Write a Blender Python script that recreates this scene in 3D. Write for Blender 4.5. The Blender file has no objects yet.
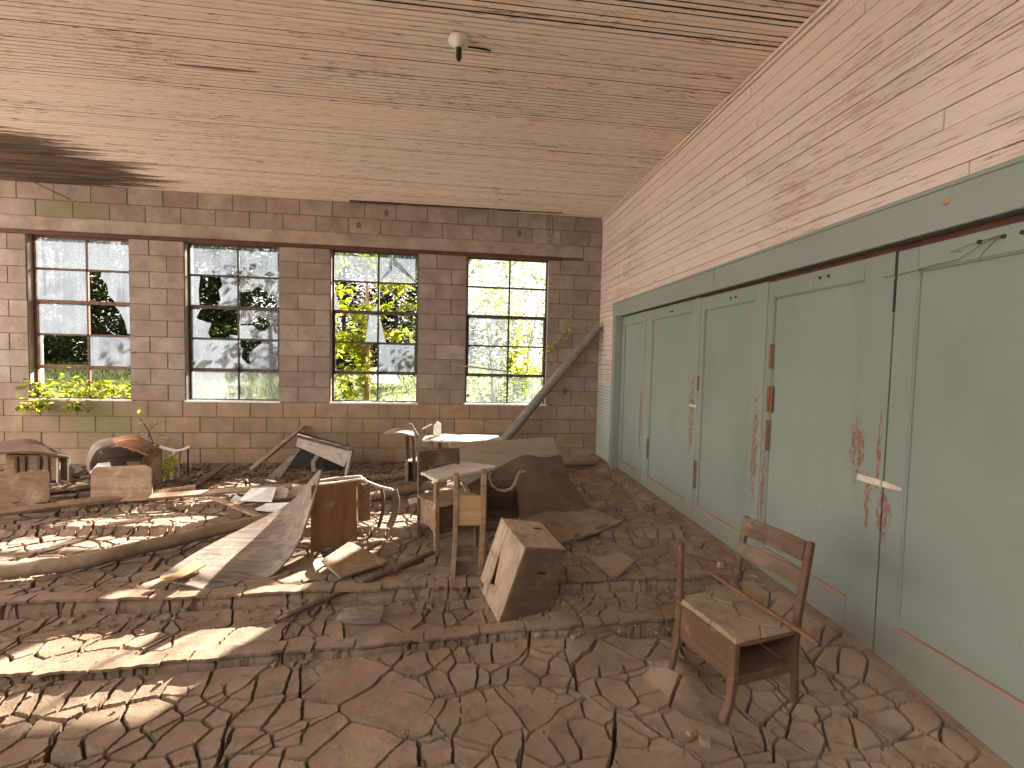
import bpy, bmesh, math, random
import numpy as np
from mathutils import Vector, Matrix, Euler
R = random.Random(7); PI = math.pi
sc = bpy.context.scene; col = sc.collection
H = 1.344                      # camera height above the mud by the doors
D, XW, ZC = 6.355, 2.027, 3.38  # window wall, door wall, ceiling
# ------------------------------------------------------------------ camera
F = 460.6; YAW, PIT, ROL = .1245, -.0482, .0228
_f = Vector((math.sin(YAW)*math.cos(PIT), math.cos(YAW)*math.cos(PIT), math.sin(PIT)))
_r0 = Vector((math.cos(YAW), -math.sin(YAW), 0)); _u0 = _r0.cross(_f)
_r = math.cos(ROL)*_r0 + math.sin(ROL)*_u0; _u = -math.sin(ROL)*_r0 + math.cos(ROL)*_u0
cd = bpy.data.cameras.new('camera'); cam = bpy.data.objects.new('camera', cd); col.objects.link(cam)
M = Matrix((( _r.x, _u.x, -_f.x, 0), (_r.y, _u.y, -_f.y, 0), (_r.z, _u.z, -_f.z, H), (0, 0, 0, 1)))
cam.matrix_world = M; cd.sensor_width = 36; cd.lens = F*36/1024; cd.clip_start = .05; cd.clip_end = 300
sc.camera = cam
def ray(x, y): return _f + (x-512)/F*_r - (y-384)/F*_u
def atz(x, y, z): d = ray(x, y); t = (z-H)/d.z; return Vector((d.x*t, d.y*t, z))
def atY(x, y, Y): d = ray(x, y); t = Y/d.y; return Vector((d.x*t, Y, H+d.z*t))
# ------------------------------------------------------------------ numpy noise
def _h(ix, iy, s):
    n = (ix*374761393 + iy*668265263 + s*2147483647) & 0xffffffff
    n = ((n ^ (n >> 13))*1274126177) & 0xffffffff
    return ((n ^ (n >> 16)) & 0xffffff)/float(0xffffff)
def vnoise(x, y, s=0):
    ix = np.floor(x).astype(np.int64); iy = np.floor(y).astype(np.int64)
    fx = x-ix; fy = y-iy; fx = fx*fx*(3-2*fx); fy = fy*fy*(3-2*fy)
    a = _h(ix, iy, s); b = _h(ix+1, iy, s); c = _h(ix, iy+1, s); d = _h(ix+1, iy+1, s)
    return (a*(1-fx)+b*fx)*(1-fy)+(c*(1-fx)+d*fx)*fy
def fbm(x, y, s=0, o=4):
    v = 0; a = .5
    for k in range(o): v = v+a*vnoise(x*2**k, y*2**k, s+k*17); a *= .5
    return v
def sstep(a, b, x):
    t = np.clip((x-a)/(b-a), 0, 1); return t*t*(3-2*t)
def vor_edge(x, y, cell, s, jit=.85):
    """distance to the nearest border between random cells, and the id of the cell"""
    gx = x/cell; gy = y/cell
    ix = np.floor(gx).astype(np.int64); iy = np.floor(gy).astype(np.int64)
    best = np.full(x.shape, 9e9); bx = np.zeros_like(x); by = np.zeros_like(x)
    pts = []
    for dx in (-2, -1, 0, 1, 2):
        for dy in (-2, -1, 0, 1, 2):
            cx = ix+dx; cy = iy+dy
            px = cx+.5+jit*(_h(cx, cy, s)-.5); py = cy+.5+jit*(_h(cx, cy, s+5)-.5)
            d = (px-gx)**2+(py-gy)**2
            m = d < best
            best = np.where(m, d, best); bx = np.where(m, px, bx); by = np.where(m, py, by)
            pts.append((px, py))
    e = np.full(x.shape, 9e9)
    for px, py in pts:
        vx = px-bx; vy = py-by; L = np.sqrt(vx*vx+vy*vy)
        dd = ((px+bx)/2-gx)*vx+((py+by)/2-gy)*vy
        dd = np.where(L > 1e-6, dd/np.maximum(L, 1e-6), 9e9)
        e = np.minimum(e, dd)
    return e*cell, _h((bx*977).astype(np.int64), (by*977).astype(np.int64), s+9)
# ------------------------------------------------------------------ floor height (smooth)
Y2 = lambda x: 2.385+.06*x
Y1 = lambda x: 2.735+0*x
Y3 = lambda x: 3.54-.075*x
Y4 = lambda x: 4.12-.06*x
Y5 = lambda x: 4.86+0*x
def base_h(x, y, w=.018):
    right = sstep(1.2, 2.03, x)
    zn = -.165+.055*right - .03*sstep(2.0, 1.2, y)*0
    zm = -.095+.07*right
    y2 = Y2(x); y1 = Y1(x); y3 = Y3(x); y4 = Y4(x); y5 = Y5(x)
    z = zn+.03*sstep(y2-.25, y2-.03, y)
    tread2 = zm+.03*sstep(y1-.14, y1-.01, y)
    z = z+(tread2-z)*sstep(y2-w, y2+w, y)
    t1 = -.012+.02*(1-sstep(y1, y1+.35, y))
    z = z+(t1-z)*sstep(y1-w, y1+w, y)
    t3 = .034-.04*sstep(y3+.02, y4, y)
    z = z+(t3-z)*sstep(y3-w*1.3, y3+w*1.3, y)
    t4 = .024-.034*sstep(y4+.02, y5, y)
    z = z+(t4-z)*sstep(y4-w*1.3, y4+w*1.3, y)
    t5 = .012-.07*sstep(y5+.02, 6.3, y)
    z = z+(t5-z)*sstep(y5-w*1.3, y5+w*1.3, y)
    return z
def hz(x, y): return float(base_h(np.array([float(x)]), np.array([float(y)]))[0])
# ------------------------------------------------------------------ mesh collector
class MB:
    def __init__(s): s.v = []; s.f = []; s.var = []
    def add(s, vs, fs, var=None):
        n = len(s.v); var = R.random() if var is None else var
        s.v += [tuple(p) for p in vs]; s.f += [tuple(i+n for i in f) for f in fs]; s.var += [var]*len(vs); return s
    def hexa(s, c, var=None):   # 0-3 bottom ring, 4-7 top ring
        return s.add(c, [(3,2,1,0),(4,5,6,7),(0,1,5,4),(1,2,6,5),(2,3,7,6),(3,0,4,7)], var)
    def box(s, c, d, rot=None, var=None):
        x, y, z = d[0]/2, d[1]/2, d[2]/2; c = Vector(c)
        p = [Vector(q) for q in ((-x,-y,-z),(x,-y,-z),(x,y,-z),(-x,y,-z),(-x,-y,z),(x,-y,z),(x,y,z),(-x,y,z))]
        if rot is not None: p = [rot @ q for q in p]
        return s.hexa([q+c for q in p], var)
    def span(s, a, b, var=None):
        return s.box([(a[i]+b[i])/2 for i in range(3)], [abs(b[i]-a[i]) for i in range(3)], None, var)
    def beam(s, p, q, w, h, up=(0,0,1), w2=None, h2=None, var=None):
        p = Vector(p); q = Vector(q); d = (q-p).normalized(); up = Vector(up)
        if abs(d.dot(up)) > .98: up = Vector((0,1,0))
        sx = d.cross(up).normalized(); sy = sx.cross(d).normalized()
        w2 = w if w2 is None else w2; h2 = h if h2 is None else h2
        r = lambda o, a, b: [o-sx*a/2-sy*b/2, o+sx*a/2-sy*b/2, o+sx*a/2+sy*b/2, o-sx*a/2+sy*b/2]
        return s.hexa(r(p, w, h)+r(q, w2, h2), var)
    def path(s, pts, w, h, up=(0,0,1), var=None):
        """flat strip of section w (sideways) x h swept along pts"""
        pts = [Vector(p) for p in pts]; up = Vector(up); vs = []; n = len(pts)
        for i, p in enumerate(pts):
            d = (pts[min(i+1, n-1)]-pts[max(i-1, 0)]).normalized()
            sx = d.cross(up)
            sx = sx.normalized() if sx.length > .05 else Vector((1,0,0))
            sy = sx.cross(d).normalized()
            ww = w[i] if isinstance(w, (list, tuple)) else w; hh = h[i] if isinstance(h, (list, tuple)) else h
            vs += [p-sx*ww/2-sy*hh/2, p+sx*ww/2-sy*hh/2, p+sx*ww/2+sy*hh/2, p-sx*ww/2+sy*hh/2]
        fs = [(3,2,1,0), tuple(range(4*n-4, 4*n))]
        for i in range(n-1):
            for k in range(4):
                a = 4*i+k; b = 4*i+(k+1) % 4; fs.append((a, b, b+4, a+4))
        return s.add(vs, fs, var)
    def strip(s, pts, wv, t, var=None):
        """profile pts (a curve) extruded along vector wv, thickness t : bent board"""
        pts = [Vector(p) for p in pts]; wv = Vector(wv); n = len(pts); vs = []
        for i, p in enumerate(pts):
            d = (pts[min(i+1, n-1)]-pts[max(i-1, 0)]).normalized()
            nn = d.cross(wv).normalized()*t/2
            vs += [p-nn, p+nn, p+wv+nn, p+wv-nn]
        fs = [(3,2,1,0), tuple(range(4*n-4, 4*n))]
        for i in range(n-1):
            for k in range(4):
                a = 4*i+k; b = 4*i+(k+1) % 4; fs.append((a, b, b+4, a+4))
        return s.add(vs, fs, var)
    def tube(s, pts, r, n=10, wob=0, var=None):
        pts = [Vector(p) for p in pts]; m = len(pts); vs = []; fs = []
        u0 = None
        for i, p in enumerate(pts):
            d = (pts[min(i+1, m-1)]-pts[max(i-1, 0)]).normalized()
            if u0 is None:
                u0 = d.orthogonal().normalized()
            u0 = (u0-d*u0.dot(d)).normalized(); v0 = d.cross(u0)
            rr = r[i] if isinstance(r, (list, tuple)) else r
            for k in range(n):
                a = 2*PI*k/n; q = rr*(1+wob*(R.random()-.5))
                vs.append(p+(u0*math.cos(a)+v0*math.sin(a))*q)
        for i in range(m-1):
            for k in range(n):
                a = i*n+k; b = i*n+(k+1) % n; fs.append((a, b, b+n, a+n))
        fs.append(tuple(range(n-1, -1, -1))); fs.append(tuple(range((m-1)*n, m*n)))
        return s.add(vs, fs, var)
    def prism(s, poly, off, var=None):
        n = len(poly); off = Vector(off); poly = [Vector(p) for p in poly]
        vs = poly+[p+off for p in poly]
        fs = [tuple(range(n-1, -1, -1)), tuple(range(n, 2*n))]+[(i, (i+1) % n, (i+1) % n+n, i+n) for i in range(n)]
        return s.add(vs, fs, var)
    def lathe(s, c, prof, axis=(0,0,1), n=20, var=None):
        ax = Vector(axis).normalized(); u0 = ax.orthogonal().normalized(); v0 = ax.cross(u0); c = Vector(c); vs = []; fs = []
        for r, z in prof:
            for k in range(n):
                a = 2*PI*k/n; vs.append(c+ax*z+(u0*math.cos(a)+v0*math.sin(a))*r)
        for i in range(len(prof)-1):
            for k in range(n):
                a = i*n+k; b = i*n+(k+1) % n; fs.append((a, b, b+n, a+n))
        fs.append(tuple(range(n-1, -1, -1))); fs.append(tuple(range((len(prof)-1)*n, len(prof)*n)))
        return s.add(vs, fs, var)
    def sheet(s, grid, t, sub=5, wob=0, jag=0):
        """smooth solid sheet through a grid of control points"""
        G = np.array([[tuple(p) for p in row] for row in grid], float)
        def cr(A, n):
            m = A.shape[0]; out = []
            for i in range(m-1):
                p0 = A[max(i-1, 0)]; p1 = A[i]; p2 = A[i+1]; p3 = A[min(i+2, m-1)]
                for k in range(n):
                    u = k/n
                    out.append(.5*((2*p1)+(p2-p0)*u+(2*p0-5*p1+4*p2-p3)*u*u+(3*p1-p0-3*p2+p3)*u**3))
            out.append(A[-1]); return np.array(out)
        G = cr(G, sub); G = np.swapaxes(cr(np.swapaxes(G, 0, 1), sub), 0, 1)
        a, b = G.shape[:2]
        du = np.gradient(G, axis=0); dv = np.gradient(G, axis=1); N = np.cross(du, dv)
        N /= np.linalg.norm(N, axis=2, keepdims=True)+1e-9
        if np.mean(N[..., 2]) < 0: N = -N
        ii, jj = np.meshgrid(np.arange(a), np.arange(b), indexing='ij')
        G = G+N*(wob*(fbm(ii*.23, jj*.23, 3)-.5))[..., None]
        if jag:
            for e in (0, -1):
                G[e] += (np.array([R.random() for _ in range(b)])[:, None]-.5)*jag*np.array([1, .6, .3])
                G[:, e] += (np.array([R.random() for _ in range(a)])[:, None]-.5)*jag*np.array([1, .6, .3])
        top = (G+N*t/2).reshape(-1, 3); bot = (G-N*t/2).reshape(-1, 3); n = a*b
        fs = []
        I = lambda i, j: i*b+j
        for i in range(a-1):
            for j in range(b-1):
                q = (I(i, j), I(i+1, j), I(i+1, j+1), I(i, j+1)); fs.append(q); fs.append(tuple(k+n for k in reversed(q)))
        ring = [I(i, 0) for i in range(a)]+[I(a-1, j) for j in range(1, b)]+[I(i, b-1) for i in range(a-2, -1, -1)]+[I(0, j) for j in range(b-2, 0, -1)]
        for k in range(len(ring)):
            p, q = ring[k], ring[(k+1) % len(ring)]; fs.append((q, p, p+n, q+n))
        return s.add(np.vstack([top, bot]).tolist(), fs)
    def build(s, name, m, parent=None, bevel=0, smooth=False, local=False, seg=1):
        me = bpy.data.meshes.new(name)
        off = (0, 0, 0)
        if parent is not None and not local:
            o = parent; off = Vector((0, 0, 0))
            while o is not None: off = off+o.location; o = o.parent
        me.from_pydata([(p[0]-off[0], p[1]-off[1], p[2]-off[2]) for p in s.v], [], s.f)
        at = me.attributes.new('var', 'FLOAT', 'POINT'); at.data.foreach_set('value', s.var)
        bm = bmesh.new(); bm.from_mesh(me)
        bmesh.ops.recalc_face_normals(bm, faces=bm.faces)
        if bevel:
            bmesh.ops.bevel(bm, geom=[e for e in bm.edges if len(e.link_faces) == 2 and e.calc_face_angle(0) > .5], offset=bevel, segments=seg, affect='EDGES', profile=.6, clamp_overlap=True)
        bm.to_mesh(me); bm.free()
        if smooth:
            me.polygons.foreach_set('use_smooth', [True]*len(me.polygons))
            try: me.set_sharp_from_angle(angle=math.radians(38))
            except Exception: pass
        me.materials.append(m)
        ob = bpy.data.objects.new(name, me); col.objects.link(ob)
        if parent is not None: ob.parent = parent
        return ob
def tag(o, label, cat, group=None, kind=None):
    o['label'] = label; o['category'] = cat
    if group: o['group'] = group
    if kind: o['kind'] = kind
    return o
def struct(o, label=None): 
    o['kind'] = 'structure'
    if label: o['label'] = label
    return o
def thing(name, loc, label, cat, group=None, rot=None):
    o = bpy.data.objects.new(name, None); col.objects.link(o); o.location = loc; o.empty_display_size = .1
    if rot: o.rotation_euler = rot
    return tag(o, label, cat, group)
def room(name, loc, label=None):
    o = bpy.data.objects.new(name, None); col.objects.link(o); o.location = loc; return struct(o, label)
# ------------------------------------------------------------------ materials
class NT:
    def __init__(s, name):
        s.m = bpy.data.materials.new(name); s.m.use_nodes = True; s.t = s.m.node_tree; s.t.nodes.clear()
        s.out = s.n('ShaderNodeOutputMaterial'); s.b = s.n('ShaderNodeBsdfPrincipled'); s.l(s.b.outputs[0], s.out.inputs[0])
        s.b.inputs['Specular IOR Level'].default_value = .25
    def n(s, k, **kw):
        q = s.t.nodes.new(k)
        for a, b in kw.items(): setattr(q, a, b)
        return q
    def l(s, a, b): s.t.links.new(a, b)
    def coord(s, scale=(1,1,1), kind='Object', loc=(0,0,0), rot=(0,0,0)):
        mp = s.n('ShaderNodeMapping'); mp.inputs['Scale'].default_value = scale; mp.inputs['Location'].default_value = loc; mp.inputs['Rotation'].default_value = rot
        if kind == 'World': s.l(s.n('ShaderNodeNewGeometry').outputs['Position'], mp.inputs[0])
        else: s.l(s.n('ShaderNodeTexCoord').outputs[kind], mp.inputs[0])
        return mp.outputs[0]
    def noise(s, co, scale=1, detail=6, rough=.6, dist=0):
        q = s.n('ShaderNodeTexNoise'); q.inputs['Scale'].default_value = scale; q.inputs['Detail'].default_value = detail
        q.inputs['Roughness'].default_value = rough; q.inputs['Distortion'].default_value = dist; s.l(co, q.inputs['Vector']); return q.outputs['Fac']
    def ramp(s, fac, stops):
        q = s.n('ShaderNodeValToRGB'); e = q.color_ramp.elements
        while len(e) < len(stops): e.new(.5)
        for k, (p, c) in enumerate(stops):
            e[k].position = p; e[k].color = (c, c, c, 1) if isinstance(c, (int, float)) else (*c, 1)
        s.l(fac, q.inputs[0]); return q.outputs[0]
    def mix(s, f, a, b, blend='MIX'):
        q = s.n('ShaderNodeMix', data_type='RGBA', blend_type=blend)
        if isinstance(f, (int, float)): q.inputs[0].default_value = f
        else: s.l(f, q.inputs[0])
        for v, i in ((a, 6), (b, 7)):
            if isinstance(v, tuple): q.inputs[i].default_value = (*v, 1)
            else: s.l(v, q.inputs[i])
        return q.outputs[2]
    def math(s, op, a, b=None, c=None):
        q = s.n('ShaderNodeMath', operation=op)
        for i, v in enumerate((a, b, c)):
            if v is None: continue
            if isinstance(v, (int, float)): q.inputs[i].default_value = v
            else: s.l(v, q.inputs[i])
        return q.outputs[0]
    def attr(s, n='var'):
        q = s.n('ShaderNodeAttribute'); q.attribute_name = n; return q.outputs['Fac']
    def spot(s, c, r, wob=None):
        """1 at the centre of an ellipsoid stain, 0 outside, world position"""
        mp = s.coord((1/r[0], 1/r[1], 1/r[2]), 'World', (-c[0]/r[0], -c[1]/r[1], -c[2]/r[2]))
        q = s.n('ShaderNodeVectorMath', operation='LENGTH'); s.l(mp, q.inputs[0])
        return s.math('SUBTRACT', 1, q.outputs['Value'])
    def bump(s, h, strength=.4, dist=.01):
        q = s.n('ShaderNodeBump'); q.inputs['Strength'].default_value = strength; q.inputs['Distance'].default_value = dist
        s.l(h, q.inputs['Height']); s.l(q.outputs[0], s.b.inputs['Normal'])
    def fin(s, c, rough=.85, metal=0):
        if isinstance(c, tuple): s.b.inputs['Base Color'].default_value = (*c, 1)
        else: s.l(c, s.b.inputs['Base Color'])
        if isinstance(rough, (int, float)): s.b.inputs['Roughness'].default_value = rough
        else: s.l(rough, s.b.inputs['Roughness'])
        s.b.inputs['Metallic'].default_value = metal; return s.m
def wood(name, c1, c2, grain=(3, 40, 40), mud=.0, mudc=(.36,.27,.19), rough=.75):
    t = NT(name); n = t.noise(t.coord(grain), 1, 8, .65, .4)
    c = t.ramp(n, [(.3, c1), (.7, c2)])
    c = t.mix(t.math('MULTIPLY', t.attr(), .35), c, tuple(v*.55 for v in c1))
    if mud:
        m = t.noise(t.coord((6,6,6)), 1, 8, .7); c = t.mix(t.ramp(m, [(.62-mud*.35, 0), (.78-mud*.35, .9)]), c, mudc)
    t.bump(n, .25, .004); return t.fin(c, rough)
def plain(name, c1, c2, sc_=8, rough=.8, metal=0, bump=.2):
    t = NT(name); n = t.noise(t.coord((sc_,)*3), 1, 7, .65); c = t.ramp(n, [(.32, c1), (.68, c2)]); t.bump(n, bump, .006); return t.fin(c, rough, metal)
def mud_mat(name, a=(.285,.20,.135), b=(.40,.30,.215)):
    t = NT(name); n1 = t.noise(t.coord((2.2,)*3, 'World'), 1, 8, .62); n2 = t.noise(t.coord((45,)*3, 'World'), 1, 5, .7)
    n3 = t.noise(t.coord((9, 9, 9), 'World'), 1, 6, .7)
    c = t.ramp(n1, [(.3, a), (.7, b)])
    c = t.mix(t.ramp(n3, [(.5, 0), (.68, .6)]), c, tuple(v*.62 for v in a))
    c = t.mix(t.ramp(n2, [(.66, 0), (.72, .45)]), c, tuple(min(1, v*1.7) for v in b))
    h = t.math('ADD', t.math('MULTIPLY', n3, .8), t.math('MULTIPLY', n2, .35))
    t.bump(h, .8, .014); return t.fin(c, .92)
M_mud = mud_mat('cracked_mud', (.165,.107,.069), (.28,.195,.132))
M_crust = mud_mat('mud_crust', (.20,.138,.09), (.31,.225,.152))
M_mud_dark = mud_mat('mud_dark', (.085,.058,.036), (.14,.10,.064))
M_wood = wood('weathered_wood', (.16,.095,.055), (.33,.21,.125), mud=.35)
M_brown = wood('brown_varnished_wood', (.085,.040,.022), (.165,.088,.05), mud=.2, mudc=(.2,.14,.09), rough=.6)
M_chair = wood('chair_wood', (.075,.045,.027), (.165,.105,.066), mud=.35, mudc=(.20,.145,.095))
M_bright = wood('golden_wood', (.29,.165,.08), (.45,.28,.145), (4, 4, 40), mud=.15)
M_panel = wood('panel_wood', (.17,.085,.038), (.28,.145,.065), (18, 18, 3), mud=.15)
M_ply = wood('grey_plywood', (.095,.067,.05), (.28,.215,.17), (2.5, 42, 42), mud=.25)
M_plytop = wood('plywood_band', (.20,.16,.115), (.31,.25,.18), (2.5, 38, 38), mud=.4, mudc=(.26,.195,.13))
M_grey = wood('grey_board', (.24,.19,.155), (.45,.38,.32), (3, 40, 40), mud=.3)
M_pale = wood('pale_board', (.42,.34,.27), (.66,.57,.48), (3, 40, 40), mud=.25)
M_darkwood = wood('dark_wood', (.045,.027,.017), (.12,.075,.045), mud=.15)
M_gap = plain('dark_gap_wood', (.03,.02,.014), (.06,.042,.03), 10)
M_white = plain('chalky_white', (.55,.50,.46), (.85,.81,.77), 14)
M_crate = wood('crate_wood', (.26,.175,.115), (.47,.35,.25), (30, 30, 3), mud=.45, mudc=(.20,.135,.085))
M_crated = wood('crate_shaded_side', (.105,.068,.04), (.17,.118,.072), (3, 30, 30), mud=.35, mudc=(.20,.14,.09))  # crate wood darkened for the shaded front and sides
M_rust = plain('rust', (.10,.042,.02), (.22,.11,.055), 45, .85)
M_rustdark = plain('rusted_steel', (.05,.02,.014), (.13,.05,.032), 9, .7)
M_steel = plain('window_steel', (.02,.019,.018), (.10,.075,.06), 22, .6)
M_steelb = plain('rusty_sash', (.07,.032,.018), (.18,.09,.055), 22, .7)
M_pipe = plain('dusty_pipe', (.13,.115,.098), (.22,.195,.168), 6, .55, 0, .08)
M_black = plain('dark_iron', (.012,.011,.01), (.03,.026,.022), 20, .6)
M_porc = plain('porcelain', (.50,.46,.40), (.62,.58,.52), 10, .4)
M_wire = plain('wire', (.05,.04,.035), (.10,.08,.07), 30, .6)
M_pinkw = wood('raw_rail_edge', (.25,.165,.115), (.36,.25,.18), (30, 3, 30))
def peel(name, paint, paint2, under, grain, amt=.6, clump=.35, extra=None, streak=None):
    t = NT(name)
    big = t.noise(t.coord((.7,.7,.7), 'World'), 1, 4, .6)
    c = t.ramp(big, [(.3, paint), (.7, paint2)])
    g = t.noise(t.coord(grain, 'World'), 1, 9, .72, .3)
    g2 = t.noise(t.coord((1.3,1.3,1.3), 'World', (4,2,1)), 1, 3, .6)
    k = t.math('ADD', g, t.math('MULTIPLY', t.math('SUBTRACT', g2, .5), clump))
    if streak: c = t.mix(t.ramp(t.noise(t.coord(streak, 'World', (3,7,1)), 1, 7, .7), [(.42, 0), (.75, .38)]), c, tuple(v*.6 for v in paint))
    k = t.math('ADD', k, t.math('MULTIPLY', t.math('SUBTRACT', t.attr(), .5), .05))
    m = t.ramp(k, [(amt, 0), (amt+.035, 1)])
    c = t.mix(t.math('MULTIPLY', t.attr(), .18), c, tuple(v*.72 for v in paint))
    c = t.mix(m, c, under)
    if extra: c, m = extra(t, c, m)
    t.bump(t.math('SUBTRACT', 1, m), .5, .004)
    return t.fin(c, .8)
def ceil_extra(t, c, m):
    s = t.spot((-4.75, 5.78, ZC), (1.75, 1.25, 1)); w = t.noise(t.coord((1.1, 14, 1), 'World'), 1, 7, .7)
    k = t.math('ADD', s, t.math('MULTIPLY', t.math('SUBTRACT', w, .5), 1.5))
    k = t.ramp(k, [(.16, 0), (.38, .97)])
    st = t.ramp(w, [(.40, (.02,.012,.007)), (.64, (.17,.10,.055))])
    c = t.mix(k, c, st)
    s2 = t.spot((-1.72, 3.62, ZC), (.46, .03, 1)); k2 = t.ramp(t.math('ADD', s2, t.math('MULTIPLY', t.math('SUBTRACT', w, .5), 2.2)), [(.3, 0), (.5, .85)])
    c = t.mix(k2, c, (.16,.085,.045)); return c, m
M_ceil = peel('ceiling_paint', (.86,.72,.62), (.90,.77,.67), (.33,.23,.165), (7, 85, 85), .572, .16, streak=(1.6, 45, 45), extra=ceil_extra)
M_clap = peel('clapboard_paint', (.535,.435,.372), (.60,.495,.425), (.36,.25,.19), (95, 6, 95), .575, .26, streak=(50, 1.2, 50))
def door_extra(t, c, m):
    g = t.noise(t.coord((75, 75, 24), 'World'), 1, 6, .72)
    tot = None
    for ctr, r in (((2.05, 2.11, .93), (.3, .075, .24)), ((2.05, 1.935, .66), (.3, .055, .17)), ((2.05, 2.02, .70), (.3, .03, .2)), ((2.05, 1.975, .95), (.3, .018, .3)), ((2.05, 2.90, .75), (.3, .05, .55)), ((2.05, 2.80, .6), (.3, .03, .5)), ((2.05, 3.76, .9), (.3, .07, .5)), ((2.05, 4.85, .8), (.3, .05, .6))):
        q = t.math('MAXIMUM', t.spot(ctr, r), 0); q = t.math('MINIMUM', q, .55)
        tot = q if tot is None else t.math('MAXIMUM', tot, q)
    k = t.math('ADD', g, t.math('MULTIPLY', tot, .36))
    k = t.ramp(k, [(.665, 0), (.685, .95)])
    c = t.mix(k, c, (.18,.088,.052))
    d = t.noise(t.coord((2.5, 2.5, 1.2), 'World'), 1, 6, .6)
    c = t.mix(t.ramp(d, [(.52, 0), (.75, .4)]), c, (.15,.155,.12))
    z = t.n('ShaderNodeSeparateXYZ'); t.l(t.coord((1,1,1), 'World'), z.inputs[0])
    zz = t.math('ADD', z.outputs[2], t.math('MULTIPLY', d, .35))
    c = t.mix(t.ramp(zz, [(.22, .55), (.42, 0)]), c, (.19,.165,.125))
    return c, m
M_door = peel('door_paint', (.185,.21,.172), (.235,.262,.218), (.20,.20,.16), (30, 30, 6), .70, extra=door_extra)
M_green = peel('green_trim_paint', (.20,.225,.185), (.245,.27,.225), (.17,.17,.13), (26, 6, 26), .69)
M_wains = peel('wainscot_paint', (.36,.385,.36), (.42,.445,.42), (.2,.19,.16), (26, 26, 26), .72)
def block_mat():
    t = NT('concrete_block'); n = t.noise(t.coord((5,)*3, 'World'), 1, 8, .65); n2 = t.noise(t.coord((60,)*3, 'World'), 1, 4, .7)
    up = t.ramp(n, [(.3, (.20,.155,.125)), (.7, (.37,.30,.25))])
    lo = t.ramp(n, [(.3, (.24,.16,.095)), (.7, (.37,.265,.172))])
    z = t.n('ShaderNodeSeparateXYZ'); t.l(t.coord((1,1,1), 'World'), z.inputs[0])
    k = t.math('ADD', z.outputs[2], t.math('MULTIPLY', t.math('SUBTRACT', n, .5), .5))
    c = t.mix(t.ramp(k, [(.62, 1), (.92, 0)]), up, lo)
    c = t.mix(t.ramp(t.attr(), [(0, 0), (1, .5)]), c, (.17,.12,.09))
    c = t.mix(t.ramp(n2, [(.5, 0), (.72, .45)]), c, (.15,.105,.08))
    c = t.mix(t.ramp(t.noise(t.coord((1.6, 1.6, .8), 'World', (2,1,4)), 1, 8, .7), [(.5, 0), (.72, .5)]), c, (.15,.11,.085))
    g = t.math('ADD', t.math('MAXIMUM', t.spot((-4.75, D, 3.0), (.75, .5, .5)), t.spot((-4.45, D, .5), (.8, .5, .55))), t.math('MULTIPLY', t.math('SUBTRACT', n, .5), 1.2))
    c = t.mix(t.ramp(g, [(.35, 0), (.7, .6)]), c, (.15,.15,.055))
    tot = None
    for ctr in ((-.93, 3.27), (-1.28, 3.09), (.85, 3.11), (1.55, .95)):
        q = t.spot((ctr[0], D, ctr[1]), (.05, .4, .08)); tot = q if tot is None else t.math('MAXIMUM', tot, q)
    c = t.mix(t.ramp(t.math('ADD', tot, t.math('MULTIPLY', n2, .9)), [(.72, 0), (.95, .8)]), c, (.13,.055,.025))
    t.bump(t.math('ADD', n2, n), .35, .006); return t.fin(c, .95)
M_block = block_mat()
M_mortar = plain('mortar', (.075,.05,.036), (.16,.11,.08), 12, .95)
M_band = plain('concrete_band', (.20,.155,.12), (.36,.295,.24), 3.5, .95)
def glass_mat():
    t = NT('dirty_glass'); t.t.nodes.remove(t.b)
    st = t.noise(t.coord((16, 1, .9), 'World'), 1, 6, .65); sp = t.noise(t.coord((5, 5, 5), 'World'), 1, 5, .6)
    k = t.math('ADD', t.math('MULTIPLY', st, .55), t.math('MULTIPLY', sp, .45))
    k = t.math('ADD', k, t.math('MULTIPLY', t.math('SUBTRACT', t.attr(), .5), .55))
    f = t.ramp(k, [(.28, .04), (.78, .85)])
    tr = t.n('ShaderNodeBsdfTransparent'); tr.inputs[0].default_value = (.95,.97,.97,1)
    gl = t.n('ShaderNodeBsdfGlossy'); gl.inputs[0].default_value = (.9,.9,.9,1); gl.inputs[1].default_value = .15
    tl = t.n('ShaderNodeBsdfTranslucent'); tl.inputs[0].default_value = (.115,.13,.15,1)
    df = t.n('ShaderNodeBsdfDiffuse'); df.inputs[0].default_value = (.35,.36,.38,1)
    m0 = t.n('ShaderNodeMixShader'); m0.inputs[0].default_value = .3; t.l(tl.outputs[0], m0.inputs[1]); t.l(df.outputs[0], m0.inputs[2])
    m1 = t.n('ShaderNodeMixShader'); m1.inputs[0].default_value = .05; t.l(tr.outputs[0], m1.inputs[1]); t.l(gl.outputs[0], m1.inputs[2])
    m2 = t.n('ShaderNodeMixShader'); t.l(f, m2.inputs[0]); t.l(m1.outputs[0], m2.inputs[1]); t.l(m0.outputs[0], m2.inputs[2])
    t.l(m2.outputs[0], t.out.inputs[0]); return t.m
M_glass = glass_mat()
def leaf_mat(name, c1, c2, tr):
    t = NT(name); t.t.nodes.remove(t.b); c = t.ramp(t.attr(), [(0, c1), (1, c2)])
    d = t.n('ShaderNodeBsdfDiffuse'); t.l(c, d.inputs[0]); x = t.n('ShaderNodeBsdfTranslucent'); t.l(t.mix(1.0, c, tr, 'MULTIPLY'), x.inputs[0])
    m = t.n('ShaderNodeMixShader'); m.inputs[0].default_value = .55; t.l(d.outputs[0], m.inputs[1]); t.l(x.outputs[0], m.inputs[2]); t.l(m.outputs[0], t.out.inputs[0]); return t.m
M_leaf = leaf_mat('fresh_leaf', (.09,.125,.015), (.26,.27,.04), (1.7, 1.6, .8))
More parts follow.
